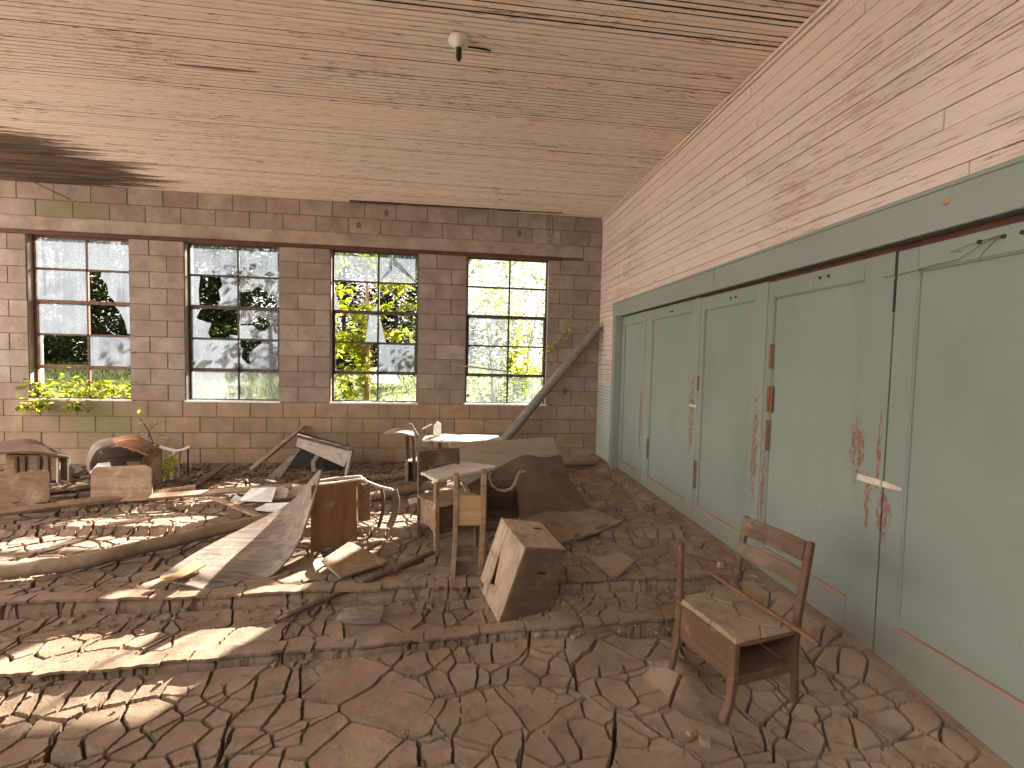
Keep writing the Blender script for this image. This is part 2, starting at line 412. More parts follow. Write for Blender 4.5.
M_leafs = leaf_mat('sunlit_sprig_leaf', (.22,.28,.05), (.5,.52,.12), (1.7, 1.6, .8))  # leaf colours raised so the sprigs look sunlit
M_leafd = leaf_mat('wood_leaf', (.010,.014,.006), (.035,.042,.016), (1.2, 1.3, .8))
M_leafm = leaf_mat('shrub_leaf', (.06,.08,.018), (.16,.18,.05), (1.6, 1.6, .9))
M_grass = leaf_mat('grass_blade', (.055,.07,.02), (.12,.135,.045), (1.3, 1.4, .8))
M_ground = plain('lawn_soil', (.06,.07,.025), (.11,.125,.05), 1.5, .95)
M_bounce = plain('bounce_gravel', (.52,.43,.36), (.60,.51,.44), 3, .95)  # unseen ground colour, kept pale to bounce light indoors
M_bark = plain('bark', (.20,.12,.07), (.42,.27,.17), 14, .9)
M_barkd = plain('dark_bark', (.03,.024,.018), (.08,.065,.05), 10, .9)
# ------------------------------------------------------------------ FLOOR : cracked mud, real relief
def mud_relief(X, Y, fine=True):
    wx = X+.11*(fbm(X*3.1, Y*3.1, 11)-.47)+.014*(fbm(X*13, Y*13, 13, 4)-.45); wy = Y+.11*(fbm(X*3.1+40, Y*3.1, 23)-.47)+.014*(fbm(X*13+9, Y*13, 29, 4)-.45)
    e1, id1 = vor_edge(wx*.85, wy, .255, 3, .98)
    e2, id2 = vor_edge(wx, wy*.9, .125, 41, .98)
    w1 = .0032+.0064*sstep(.35, .8, fbm(X*2.6, Y*2.6, 61, 3))
    on = sstep(.27, .42, vnoise(X*2.6+7, Y*2.6, 77))
    far_ = np.clip(Y-2.5, 0, 4); w1 = w1+.0013*far_; w2 = .0036*on+.0003+.0007*far_*on
    c1 = 1-sstep(w1*.75, w1*1.15, e1)
    c2 = (1-sstep(w2*.6, w2*1.4, e2))*on
    z = -.10*c1
    z = np.minimum(z, -.05*c2)
    lift = np.exp(-e1/.03)*.003+np.exp(-e2/.02)*.0015*on
    dome = -.004*np.clip(e1/.1, 0, 1)
    tilt = (id1-.5)*.006
    und = .012*(fbm(X*1.4, Y*1.4, 90)-.47)+.004*(fbm(X*9, Y*9, 91, 3)-.45)
    return z+(lift+dome+tilt)*(1-c1)+und
def grid_obj(name, xs, ys, Z, m):
    X, Y = np.meshgrid(xs, ys); nx, ny = len(xs), len(ys)
    co = np.stack([X, Y, Z], -1).reshape(-1, 3).astype(np.float32)
    i = np.arange(nx*ny).reshape(ny, nx)
    q = np.stack([i[:-1, :-1], i[:-1, 1:], i[1:, 1:], i[1:, :-1]], -1).reshape(-1, 4)
    me = bpy.data.meshes.new(name); me.vertices.add(len(co)); me.vertices.foreach_set('co', co.ravel())
    me.loops.add(q.size); me.loops.foreach_set('vertex_index', q.ravel().astype(np.int32))
    me.polygons.add(len(q)); me.polygons.foreach_set('loop_start', np.arange(0, q.size, 4, dtype=np.int32))
    me.polygons.foreach_set('use_smooth', np.full(len(q), name != 'floor'))
    me.update(calc_edges=True); me.materials.append(m)
    o = bpy.data.objects.new(name, me); col.objects.link(o); return o
ys = [-3.0]
while ys[-1] < D+.02:
    y = ys[-1]; ys.append(y+(.12 if y < .4 else .03 if y < 1.15 else .0047*max(1, (y/1.9)**1.2)))
ys = np.array(ys)
xs = [-6.3]
while xs[-1] < 2.10:
    x = xs[-1]; xs.append(x+(.05 if x < -5.6 else .014 if x < -3.6 else .008 if x < -2.2 else .0056))
xs = np.array(xs)
X, Y = np.meshgrid(xs, ys)
wobx = .035*(fbm(X*4, X*0+3, 7)-.47)+.03*(fbm(X*11, X*0+8, 8, 3)-.45)
B = base_h(X, Y+wobx)
WZ = np.interp(Y, [.9, 1.37, 1.82, 2.04, 2.8, 3.45, 5.4, 6.4], [-.12, -.092, -.036, -.012, .0, .018, .045, .05])
kw = sstep(1.80, 1.97, X+.05*(fbm(Y*3, Y*0+4, 35)-.5)); B = B*(1-kw)+WZ*kw
rel = mud_relief(X, Y); rel = rel*sstep(.0, .09, 2.03-X+.03*(fbm(Y*5, Y*0+2, 33)-.5))
# lips of the buried steps: a split in front of each board edge
lip = np.zeros_like(B)
for fn, dep, wd, s, off in ((Y2, .13, .012, 1, -.034), (Y1, .10, .012, 2, -.034), (Y3, .06, .011, 4, .03), (Y4, .06, .011, 5, .03), (Y5, .06, .011, 6, .03)):
    d = np.abs(Y+wobx-fn(X)-off); wv = wd*(.6+1.1*fbm(X*2.3, X*0+s, 50+s, 3))
    lip = np.minimum(lip, -dep*(1-sstep(wv*.8, wv*1.3, d)))
# a hollow under the lower step beside the desk chair, and the strip along the doors
hole = np.exp(-(((X-1.09)/.15)**2)**2-((Y-2.405)/.034)**2)
lip -= .16*hole
strip = 1-sstep(.006, .014, np.abs(X-1.84-.03*(fbm(Y*3, Y*0, 5)-.5)))
lip = np.minimum(lip*(1-sstep(1.86, 1.96, X)), -.035*strip*sstep(2.6, 2.9, Y))
# dusty mound round the front post of the desk chair
mx, my = 1.09, 2.055
rr = np.sqrt(((X-mx)/1.15)**2+(Y-my)**2)
mound = .085*np.clip(1-rr/.15, 0, 1)**1.3
Z = B+np.where(mound > .002, rel*(1-np.clip(mound*14, 0, 1)), rel)+mound+lip
floor = grid_obj('floor', xs, ys, Z, M_mud); struct(floor, 'dried mud floor split by deep cracks over buried steps')
# crusted lips that overhang the two near steps, broken into pieces
for n_, fn, xa, xb, lab in ((8, Y1, -6.2, 1.80, 'crusted mud lip overhanging the upper buried step'), (9, Y2, -6.2, 1.84, 'crusted mud lip overhanging the lower buried step')):
    k = MB(); x = xa; rl = random.Random(n_)
    while x < xb-.05:
        L = min(rl.uniform(.09, .34), xb-x); g = rl.choice((.006, .009, .016)); m = max(3, int(L/.025)); front = []; back = []
        ov = rl.uniform(.028, .05); wb = lambda q: float(.035*(fbm(np.array([q*4]), np.array([3.]), 7)-.47)[0]+.03*(fbm(np.array([q*11]), np.array([8.]), 8, 3)-.45)[0])
        dz = rl.uniform(-.002, .004)
        for i in range(m+1):
            xx = x+(L-g)*i/m; f0 = float(fn(xx))-wb(xx)
            zt = hz(xx, float(fn(xx))+.05)+.009+dz
            front.append((xx, f0-ov+rl.uniform(-.005, .005), zt-.006)); back.append((xx, f0+.036+rl.uniform(-.012, .012), zt-.003))
        vs = []; 
        for f_, b_ in zip(front, back): vs += [f_, b_, (f_[0], f_[1]+.004, f_[2]-.017), (b_[0], b_[1], b_[2]-.03)]
        fs = [(0, 2, 3, 1), (4*m, 4*m+1, 4*m+3, 4*m+2)]
        for i in range(m):
            a = 4*i; b = a+4; fs += [(a, a+1, b+1, b), (a+2, b+2, b+3, a+3), (a, b, b+2, a+2), (a+1, a+3, b+3, b+1)]
        k.add(vs, fs)
        x += L
    struct(k.build('trim_%d' % n_, M_mud), lab)
# ------------------------------------------------------------------ WALL WITH WINDOWS
W0, WS, WW = .142, 1.7783, 1.1397
ZT, ZB = 2.775, .745
wins = [(W0-(3-i)*WS, W0-(3-i)*WS+WW) for i in range(4)]
cs = .203; bl = WW/2.8
mb = MB(); XL = -6.3
def blocks(x0, x1, z0, z1, phase):
    """running bond between x0 and x1; phase 0/1 swaps the half block"""
    x = x1; k = 0; first = True
    while x > x0+.01:
        w = bl if not (first and phase) else bl/2
        a = max(x-w, x0)
        if a-x0 < .04: a = x0
        g = .0045
        dy = R.uniform(-.002, .003)
        mb.span((a+g, D-dy, z0+g), (x-g, D+.03, z1-g)); x = a; first = False
nC = 14
for k in range(-5, 13):
    z0 = ZB+cs*k; z1 = z0+cs
    if z0 > ZC-.03: break
    z1 = min(z1, ZC+.02)
    if 0 <= k < 10:
        edges = [(wins[3][1], XW+.02)]+[(wins[i][1], wins[i+1][0]) for i in range(3)]+[(XL, wins[0][0])]
        for j, (a, b) in enumerate(edges): blocks(a, b, z0, z1, (k+j) % 2)
    elif k == 10: blocks(1.76, XW+.02, z0, z1, 0)
    else: blocks(XL, XW+.02, z0, z1, k % 2)
wall = mb.build('wall_back', M_block, bevel=.003); struct(wall, 'bare concrete block wall with four tall windows')
mm = MB()
for a, b in [(XL, wins[0][0])]+[(wins[i][1], wins[i+1][0]) for i in range(3)]+[(wins[3][1], XW+.3)]:
    mm.span((a, D+.004, ZB), (b, D+.2, ZT))
mm.span((XL, D+.004, -.5), (XW+.3, D+.2, ZB)); mm.span((XL, D+.004, ZT), (XW+.3, D+.2, ZC+.05))
mo = mm.build('mortar', M_mortar, wall)
tb = MB(); tb.span((XL, D-.012, ZT+.035), (1.755, D+.06, ZT+cs), .3)
struct(tb.build('trim_1', M_band, bevel=.006), 'long concrete lintel over the windows')
tb = MB(); tb.span((XL, D-.02, ZT-.015), (1.47, D+.05, ZT+.035)); tb.span((XL, D-.034, ZT-.012), (1.47, D-.02, ZT+.012))
struct(tb.build('trim_2', M_rustdark, bevel=.003), 'rusted steel angle under the lintel')
# ---- windows
def poly_pane(g, x0, x1, z0, z1, pts, y, v):
    g.prism([(x0+(x1-x0)*a, y, z0+(z1-z0)*b) for a, b in pts], (0, .003, 0), v)
FULL = [(0,0),(1,0),(1,1),(0,1)]
N_ = None
# rows from the top, two panes each, (outlines, dirt); a hole is a shape left out
ring = [(.0,.0),(1,0),(1,1),(0,1),(0,.5),(.33,.52),(.36,.66),(.5,.75),(.66,.7),(.74,.5),(.62,.28),(.46,.3),(.34,.46),(0,.44)]
panes = [
 [[[FULL],.75],[[FULL],.62], [[FULL],.85],[[[(.3,.98),(1,1),(1,0),(.62,.0),(.45,.25),(.42,.6),(.28,.8)]],.8], [[FULL],.8],[[[(.55,1),(1,1),(1,.12),(.86,.05),(.8,.45),(.68,.8)]],.8],
  [[[(0,0),(.1,0),(.08,.6),(.13,1),(0,1)]],.7],[[FULL],.85], [[],0],[[],0]],
 [[[FULL],.45],[[FULL],.5], [[[(0,0),(.18,0),(.16,.5),(.2,1),(0,1)],[(.62,1),(1,1),(1,0),(.55,.02),(.62,.25),(.58,.55),(.66,.7)]],.8],[[[(0,1),(1,1),(1,.0),(.93,.02),(.9,.3),(.7,.55),(.45,.72),(.3,.55),(.08,.5),(0,.75)]],.45],
  [[[(0,1),(.22,1),(.1,.62),(.42,.5),(.35,.15),(.4,0),(0,0)],[(.8,0),(1,0),(1,.1),(.8,.12)]],.75],[[ring],.6], [[FULL],.75],[[[(0,0),(1,0),(1,1),(.62,.98),(.3,.66),(.22,.4),(.3,.2),(.18,.22),(.06,.4),(.1,.7),(0,.8)]],.62], [[FULL],.55],[[FULL],.5]],
 [[[FULL],.4],[[[(0,0),(1,0),(1,1),(.36,1),(.34,.62),(.24,.5),(.34,.42),(.3,1),(0,1)]],.62], [[[(0,0),(.14,0),(.04,.6),(0,.6)],[(.78,0),(1,0),(1,.3)]],.7],[[],0], [[[(.7,0),(1,0),(1,1),(.8,1)]],.6],[[[(0,0),(.2,0),(.05,.75),(0,.8)]],.7],
  [[],0],[[FULL],.8], [[],0],[[],0]],
 [[[FULL],.12],[[FULL],.15], [[FULL],.2],[[FULL],.1], [[FULL],.3],[[FULL],.1], [[FULL],.3],[[],0], [[FULL],.2],[[FULL],.25]]]
wl = ['leftmost tall steel window with vines over its sill', 'second steel window from the left with jagged holes in its dirty panes', 'third steel window, sapling behind its missing panes', 'rightmost steel window beside the leaning pipe']
for i, (a, b) in enumerate(wins):
    wr = room('window_%d' % (i+1), ((a+b)/2, D+.1, ZB), wl[i])
    y = D+.085; fr = MB(); g = MB(); sl = MB(); sash = MB()
    t = .026
    for p, q in (((a, y, ZB), (a+t, y+.04, ZT)), ((b-t, y, ZB), (b, y+.04, ZT)), ((a, y, ZB), (b, y+.04, ZB+t)), ((a, y, ZT-t), (b, y+.04, ZT))): fr.span(p, q)
    xm = (a+b)/2+.03
    fr.span((xm-.011, y+.004, ZB), (xm+.011, y+.034, ZT))
    h = (ZT-ZB)/5
    for k in (1, 3): fr.span((a, y+.004, ZT-k*h-.011), (b, y+.034, ZT-k*h+.011))
    for k in (2, 4): sash.span((a+.01, y-.012, ZT-k*h-.021), (b-.01, y+.044, ZT-k*h+.021))
    sash.span((a+.02, y-.012, ZT-4*h), (a+.045, y+.044, ZT-2*h)); sash.span((b-.045, y-.012, ZT-4*h), (b-.02, y+.044, ZT-2*h))
    if i in (1, 2): sash.span((xm-.012, y-.05, ZT-4*h-.03), (xm+.012, y-.012, ZT-4*h+.05))
    fr.build('frame', M_steel if i else M_steelb, wr, bevel=.002); sash.build('sash', M_steelb if i == 0 else M_steel, wr, bevel=.002)
    for r_ in range(5):
        for c_ in range(2):
            outl, dirt = panes[i][r_*2+c_]
            x0 = (a+.02, xm)[c_]; x1 = (xm, b-.02)[c_]; z1 = ZT-r_*h-.008; z0 = ZT-(r_+1)*h+.008
            for o_ in outl: poly_pane(g, x0, x1, z0, z1, o_, y+.018, dirt)
    g.build('pane', M_glass, wr)
    sl.span((a-.01, D-.006, ZB-.012), (b+.01, D+.2, ZB+.012))
    sl.build('sill', M_white, wr, bevel=.004)
    jm = MB(); jm.span((a-.004, D+.01, ZB), (a+.006, D+.2, ZT)); jm.span((b-.006, D+.01, ZB), (b+.004, D+.2, ZT)); jm.span((a, D+.05, ZT-.006), (b, D+.2, ZT+.004))
    jm.build('reveal', M_band, wr)
# ------------------------------------------------------------------ CEILING
cb = MB(); y = D+.02; k = 0
prof = []
while y > -.8:
    w = .0425; gap = R.uniform(.005, .0105) if R.random() < .8 else .0165
    dz = R.uniform(-.0015, .0025)
    if 6.27 < y < 6.31: pass
    cb.span((-6.3, y-w+gap/2, ZC-dz), (XW, y-gap/2, ZC+.02)); y -= w; k += 1
cl = cb.build('ceiling', M_ceil, bevel=.0015); struct(cl, 'peeling pale beadboard ceiling')
bk = MB(); bk.span((-6.3, -.8, ZC+.0042), (XW+.3, D+.2, ZC+.12)); bk.build('backing', M_gap, cl)
# dark strip near the window wall, painted shade of a missing board's slot
gp = MB(); p0 = (-1.38, 6.27, ZC-.012); p1 = (.84, 6.24, ZC-.010)
gp.beam(p0, p1, .035, .018); gp.beam((.84, 6.24, ZC-.012), (1.42, 6.22, ZC-.006), .02, .008)
tag(gp.build('dark_slot_strip', M_darkwood), 'dark strip standing in for the shaded slot of a missing ceiling board', 'slat')
gp = MB(); gp.beam(atY(26, 178, 6.2), atY(69, 199, 6.1), .018, .012)
tag(gp.build('splintered_lath', M_darkwood), 'dark splintered lath hanging from the stained ceiling corner', 'lath')
fw_ = MB(); fw_.span((-6.3, -2.62, -.5), (XW+.3, -2.5, 2.7)); struct(fw_.build('light_block_wall', M_mortar), 'unseen wall added behind the camera to block low light')  # added out of view, keeps low light off the floor
# ------------------------------------------------------------------ RIGHT WALL
rw = MB(); zt = ZC; zc_ = 2.10
z = zc_; rowh = .087
while z < ZC-.02:
    y = D+.02
    off = R.uniform(.4, 2.2); gz_ = R.choice((.0008, .0015, .0015, .0025, .005))
    while y > -3:
        L = off if y > D else R.uniform(1.4, 3.4); off = 9
        dx = R.uniform(-.002, .003)
        rw.span((XW+dx, max(y-L, -3)+.0012, z+gz_), (XW+.03, y-.0012, min(z+rowh, ZC+.01)-.0004)); y -= L
    z += rowh
z = .0
z = 1.07
while z < zc_-.001:
    rw.span((XW+R.uniform(-.002, .002), 5.70, z+.002), (XW+.03, D+.02, min(z+rowh*.75, zc_)-.002)); z += rowh*.75
wr_ = rw.build('wall_right', M_clap, bevel=.0025); struct(wr_, 'peeling pinkish board wall above the folding doors')
b2 = MB(); b2.span((XW+.012, -3, zc_-.02), (XW+.25, D+.1, ZC+.1)); b2.span((XW+.012, 5.68, -.4), (XW+.25, D+.1, zc_)); b2.span((XW+.11, -3, -.4), (XW+.25, 5.7, zc_))
b2.build('backing', M_darkwood, wr_)
ws = MB(); z = -.1
while z < 1.06: ws.span((XW+R.uniform(-.001, .002), 5.70, z+.0025), (XW+.03, D+.02, z+.042-.0025)); z += .042
struct(ws.build('trim_3', M_wains, bevel=.0035), 'pale green slatted wainscot in the corner')
cr = MB(); cr.span((XW-.022, -3, ZC-.028), (XW+.01, D, ZC)); cr.span((XW-.012, -3, ZC-.06), (XW+.01, D, ZC-.03))
struct(cr.build('trim_4', M_clap, bevel=.004), 'crown strip between ceiling and board wall')
hd = MB(); hd.span((XW-.025, -3, 1.935), (XW+.05, 3.42, 2.115)); hd.span((XW-.025, 3.425, 1.935), (XW+.05, 5.745, 2.113)); hd.span((XW-.032, -3, 2.10), (XW+.02, 5.75, 2.122))
hdo = struct(hd.build('trim_5', M_green, bevel=.004), 'long green painted header above the folding doors')
rz = MB(); rz.lathe((XW-.025, 1.70, 2.045), [(.002, .008), (.013, .006), (.016, 0)], (-1, 0, 0)); rz.build('screw_cap', M_bright, hdo)
jb = MB(); jb.hexa([(XW-.075, 5.50, -.1), (XW+.06, 5.50, -.1), (XW+.06, 5.745, -.1), (XW-.02, 5.745, -.1), (XW-.075, 5.50, 1.94), (XW+.06, 5.50, 1.94), (XW+.06, 5.745, 1.94), (XW-.02, 5.745, 1.94)])
struct(jb.build('trim_6', M_green, bevel=.004), 'green door jamb at the far end of the folding doors')
tr = MB(); tr.span((XW+.055, -3, 1.90), (XW+.10, 5.5, 1.97)); tr.span((XW+.03, -3, 1.945), (XW+.1, 5.5, 1.97))
struct(tr.build('trim_7', M_rustdark), 'rusty sliding track in the gap above the doors')
# ---- folding doors : (far edge, near edge, far stile, near stile, door top)
XD = XW+.018
doors = [(5.49, 4.795, .075, .10, 1.922, 'narrow green folding door farthest from the camera'),
         (4.785, 3.675, .16, .135, 1.92, 'second green folding door from the window wall'),
         (3.668, 2.838, .055, .13, 1.912, 'green folding door with a rusty hinge at its far edge'),
         (2.832, 1.948, .055, .165, 1.902, 'green folding door with three rusty hinges and red-brown scuffs'),
         (1.940, 1.02, .10, .10, 1.898, 'wide green folding door nearest the camera, loose wires along its top'),
         (1.012, .1, .10, .10, 1.898, 'green folding door beside the camera')]
droots = []
for i, (ya, yb, sa, sb, zt, lab) in enumerate(doors):
    dr = room('door_%d' % (i+1), (XD, (ya+yb)/2, 0), lab); droots.append(dr)
    z0 = -.14; zr = .155; ztp = zt-.105
    fm = MB()
    fm.span((XD, ya, z0), (XD+.04, ya-sa, zt)); fm.span((XD, yb, z0), (XD+.04, yb+sb, zt))
    fm.span((XD, ya-sa-.0012, ztp), (XD+.04, yb+sb+.0012, zt)); fm.span((XD, ya-sa-.0012, z0), (XD+.04, yb+sb+.0012, zr))
    fm.build('frame', M_door, dr, bevel=.0022)
    pn = MB(); pn.span((XD+.016, ya-sa+.01, zr-.01), (XD+.03, yb+sb-.01, ztp+.01)); pn.build('panel', M_door, dr)
    # moulding bead round the panel
    ml = MB()
    for p, q in (((ya-sa, zr), (ya-sa, ztp)), ((ya-sa, ztp), (yb+sb, ztp))):
        ml.beam((XD+.012, p[0], p[1]), (XD+.012, q[0], q[1]), .012, .012)
    ml.build('moulding', M_green, dr)
    ed = MB(); ed.span((XD-.0015, ya-sa, zr-.012), (XD+.016, yb+sb, zr+.004)); ed.build('rail_edge', M_pinkw, dr)
def hinge(y, z, L, dr, w=.022, m=M_rust):
    k = MB(); k.lathe((XD-.004, y, z-L/2), [(.004, 0), (.009, .004), (.009, L-.004), (.004, L)], (0, 0, 1), 10)
    k.span((XD-.003, y-w, z-L/2), (XD+.004, y+w*.8, z+L/2)); k.build('hinge', m, dr, bevel=.001)
for z, L, w in ((1.42, .16, .012), (1.14, .17, .03), (.90, .20, .012)): hinge(2.775, z, L, droots[3], w)
hinge(3.66, 1.20, .12, droots[2], .012); hinge(3.66, .42, .24, droots[2], .03)
hinge(4.63, .46, .22, droots[1], .012)
lt = MB(); lt.span((XD-.004, 2.085, .785), (XD+.004, 1.955, .815)); lt.prism([(XD-.004, 1.945, .785), (XD-.004, 1.945, .815), (XD-.004, 1.852, .806), (XD-.004, 1.852, .792)], (.004, 0, 0)); lt.build('strap_hinge', M_pale, droots[3])
lt = MB(); lt.span((XD-.004, 1.99, 1.77), (XD+.004, 1.945, 1.79)); lt.build('strap_hinge', M_door, droots[3])
lt = MB(); lt.span((XD-.003, 1.949, 1.62), (XD+.004, 1.937, 1.9)); lt.build('bolt', M_black, droots[3])
lt = MB(); lt.span((XD-.004, 3.80, .99), (XD+.004, 3.68, 1.01)); lt.build('latch', M_pale, droots[1])
for dr, ysx in ((droots[1], (4.22, 4.18)), (droots[2], (3.25, 3.19)), (droots[3], (2.40, 2.34)), (droots[4], (1.52, 1.60, 1.46))):
    for yq in ysx:
        k = MB(); k.lathe((XD-.001, yq, 1.858), [(.001, .007), (.008, .005), (.009, -.002)], (-1, 0, 0), 10); k.build('bolt', M_black, dr)
w = MB()
pts = [(XD-.008, 2.0, 1.79), (XD-.012, 1.93, 1.788), (XD-.012, 1.85, 1.792), (XD-.014, 1.75, 1.80), (XD-.02, 1.66, 1.80), (XD-.02, 1.56, 1.85), (XD-.014, 1.525, 1.862)]
w.tube(pts, .0016, 5); w.tube([(XD-.01, 1.525, 1.862), (XD-.03, 1.56, 1.81), (XD-.03, 1.575, 1.785)], .0016, 5); w.tube([(XD-.01, 1.66, 1.835), (XD-.02, 1.69, 1.838), (XD-.02, 1.63, 1.85), (XD-.012, 1.53, 1.862)], .0014, 5)
tag(w.build('loose_wire', M_wire), 'thin dark loose wire strung along the top of the nearest green door', 'wire')
# ------------------------------------------------------------------ small wall and ceiling things
lp = thing('lamp_socket', (-.007, 3.05, ZC), 'white porcelain lamp socket with a dark bulb stub on the ceiling', 'lamp')
k = MB(); k.lathe((-.007, 3.05, ZC), [(.066, 0), (.068, .014), (.060, .026), (.034, .042), (.027, .055)], (0, 0, -1), 28); k.build('base', M_porc, lp, smooth=True)
k = MB(); k.lathe((-.007, 3.05, ZC-.05), [(.017, 0), (.018, .03), (.015, .035), (.019, .05), (.014, .075), (.006, .083)], (0, 0, -1), 20); k.build('bulb_stub', M_black, lp, smooth=True)
k = MB(); k.tube([(.05, 3.105, ZC-.004), (.12, 3.11, ZC-.003), (.2, 3.12, ZC-.004)], .005, 6); k.build('cord', M_black, lp)
w = MB(); c0 = atY(549, 211, 6.3); w.tube([atY(549, 209, 6.3), atY(550, 222, 6.3), atY(549, 234, 6.3), atY(551, 238, 6.3), atY(553, 233, 6.3), atY(552, 214, 6.31)], .004, 6)
tag(w.build('wire_hook', M_wire), 'thin wire loop hanging down the block wall near the corner', 'wire')
# leaning grey pipe
a = Vector((.43, 5.995, .015)); b = Vector((1.965, 6.22, 1.855))
pp = MB(); pts = [a.lerp(b, t) for t in np.linspace(0, 1, 12)]
pts2 = [(1.0-t) for t in (0, 1)]
pp.tube(pts, .062, 20)
tag(pp.build('leaning_pipe', M_pipe, smooth=True), 'long grey pipe leaning into the corner beside the rightmost window', 'pipe')
pp = MB(); p0 = atz(556, 469, .02); p1 = atz(597, 463, .03)
p1 = Vector((1.93, 5.95, .04)); p0 = Vector((.9, 5.75, .045))
pp.tube([p0.lerp(p1, t) for t in np.linspace(0, 1, 8)], .06, 14, .06)
tag(pp.build('fallen_pipe', M_crust, smooth=True), 'mud-coated pipe lying on the floor against the corner', 'pipe')
rd = MB(); rd.tube([atY(449, 364, 6.34), atY(480, 368, 6.36), atY(512, 372, 6.38)], .011, 6)
tag(rd.build('thin_stick', M_grey), 'thin grey stick poking through the rightmost window', 'stick')
# ------------------------------------------------------------------ DESK CHAIR (foreground)
fz = -.125
C0 = Vector((1.295, 1.915, fz)); RZ = math.radians(101.8)
ch = thing('desk_chair', C0, 'muddy wooden school chair desk standing alone in front of the green doors', 'school desk', None, (0, 0, RZ))
S = .172
def leg_path(x, y, top, flare, d=.03): return [(x, y, top), (x, y, top*.55), (x, y+flare*.25, top*.25), (x, y+flare, 0.005)]
k = MB(); k.path(leg_path(-S, S, .335, .045), .03, [.036, .034, .032, .034], (1, 0, 0)); k.build('leg', M_brown, ch, bevel=.004, local=True)
k = MB(); k.path([(S, S+.0, .625), (S, S-.004, .34), (S, S, .15), (S, S+.03, .0)], .022, [.026, .034, .032, .03], (1, 0, 0)); k.build('leg', M_brown, ch, bevel=.004, local=True)
for sx in (-1, 1):
    k = MB(); k.path([(sx*S, -S-.055, .715), (sx*S, -S-.035, .6), (sx*S, -S, .40), (sx*S, -S+.01, .25), (sx*S, -S-.01, .0)], .028, [.026, .030, .032, .028, .024], (1, 0, 0)); k.build('leg', M_brown if sx < 0 else M_chair, ch, bevel=.004, local=True)
def slat(z0, z1, nm, y0):
    k = MB(); k.strip([(-S+.012, y0, z0), (-S/2, y0-.010, z0), (0, y0-.014, z0), (S/2, y0-.010, z0), (S-.012, y0, z0)], (0, -.012, z1-z0), .016); k.build(nm, M_chair, ch, bevel=.003, local=True)
slat(.625, .715, 'backrest_slat', -S-.028); slat(.515, .585, 'backrest_slat', -S-.014)
k = MB(); o = [(-S-.02, -S-.005), (S+.02, -S-.005), (S+.022, S*.6), (S+.012, S+.005), (0, S+.024), (-S-.012, S+.014), (-S-.022, S*.6)]
k.prism([(x, y, .322) for x, y in o], (0, 0, .016)); k.build('seat', M_brown, ch, bevel=.004, local=True)
# cracked mud cake on the seat
n = 150; gx = np.linspace(-S-.012, S+.012, n); gy = np.linspace(-S, S+.008, n); GX, GY = np.meshgrid(gx, gy)
e, idd = vor_edge(GX+.03*(fbm(GX*9, GY*9, 4)-.45)+5.3, GY*.8+.03*(fbm(GX*9+7, GY*9, 5)-.45), .105, 8)
edge = np.minimum(np.minimum(GX-gx[0], gx[-1]-GX), np.minimum(GY-gy[0], gy[-1]-GY))
GZ = .336+.020*np.clip(edge/.008, 0, 1)-.020*(1-sstep(.0012, .0032, e))+.002*idd+.006*(fbm(GX*14, GY*14, 6)-.45)
mudc = grid_obj('mud_cake', gx, gy, GZ, M_crust); mudc.parent = ch; mudc['label'] = 'cracked mud caked on the seat'
k = MB(); k.span((-S+.012, S-.012, .165), (S-.008, S, .318)); k.build('front_panel', M_brown, ch, bevel=.003, local=True)
k = MB(); k.span((S-.01, -S, .165), (S+.002, S-.015, .318)); k.build('side_panel', M_brown, ch, bevel=.003, local=True)
k = MB(); k.span((-S+.012, -S-.004, .165), (S-.012, -S+.008, .318)); k.build('back_panel', M_brown, ch, bevel=.003, local=True)
k = MB(); k.span((-S-.004, -S+.01, .150), (S, S-.008, .166)); k.span((-S-.006, -S+.012, .150), (-S+.006, S-.012, .188)); k.build('box_bottom', M_brown, ch, bevel=.002, local=True)
k = MB(); k.beam((S+.0, S+.01, .605), (S-.0, -S*1.05, .475), .018, .034); k.box((S-.01, -S*.35, .49), (.02, .03, .03)); k.build('desk_arm', M_wood, ch, bevel=.003, local=True)['label'] = 'pale broken desk arm rail'
st = MB(); st.beam(atz(708, 571, .30), atz(817, 642, .235), .020, .013)
tag(st.build('rusty_bar', M_rust, bevel=.002), 'rusty flat bar lying across the seat of the lone chair desk', 'bar')
# ------------------------------------------------------------------ CRATE
CC = Vector((.4159, 2.6328, .125)); CR = Matrix(((.9119, -.3071, .2724), (.3502, .9282, -.126), (-.2141, .2102, .9539))); ha, hb, hc = .1411, .1612, .2321
cr_ = thing('wooden_box', CC, 'tilted pale wooden box with a split side, resting on the step edge', 'box', None, CR.to_euler())
t_ = .014
k = MB(); k.span((-ha, -hb, -hc), (ha, -hb+t_, hc)); k.build('front_side', M_crated, cr_, bevel=.003, local=True)
k = MB(); k.span((-ha, hb-t_, -hc), (ha, hb, hc)); k.build('back_side', M_crated, cr_, bevel=.003, local=True)
k = MB(); k.span((ha-t_, -hb+t_+.001, -hc), (ha, hb-t_-.001, hc)); k.build('right_side', M_crated, cr_, bevel=.003, local=True)
k = MB(); k.span((-ha+.001, -hb+t_+.001, -hc+.001), (ha-t_-.001, hb-t_-.001, -hc+t_)); k.build('bottom', M_crated, cr_, local=True)
k = MB(); k.span((-ha, -hb+t_+.001, hc-t_), (ha-t_-.001, -hb*.05-.004, hc+.001)); k.build('top_board', M_crate, cr_, bevel=.003, local=True)
k = MB(); k.span((-ha, -hb*.05+.002, hc-t_), (ha-t_-.001, hb-t_-.001, hc+.001)); k.build('top_board', M_crate, cr_, bevel=.003, local=True)
def uv(*q): return [(-ha-.012, hb*(1-2*u), hc*(1-2*v)) for u, v in q]
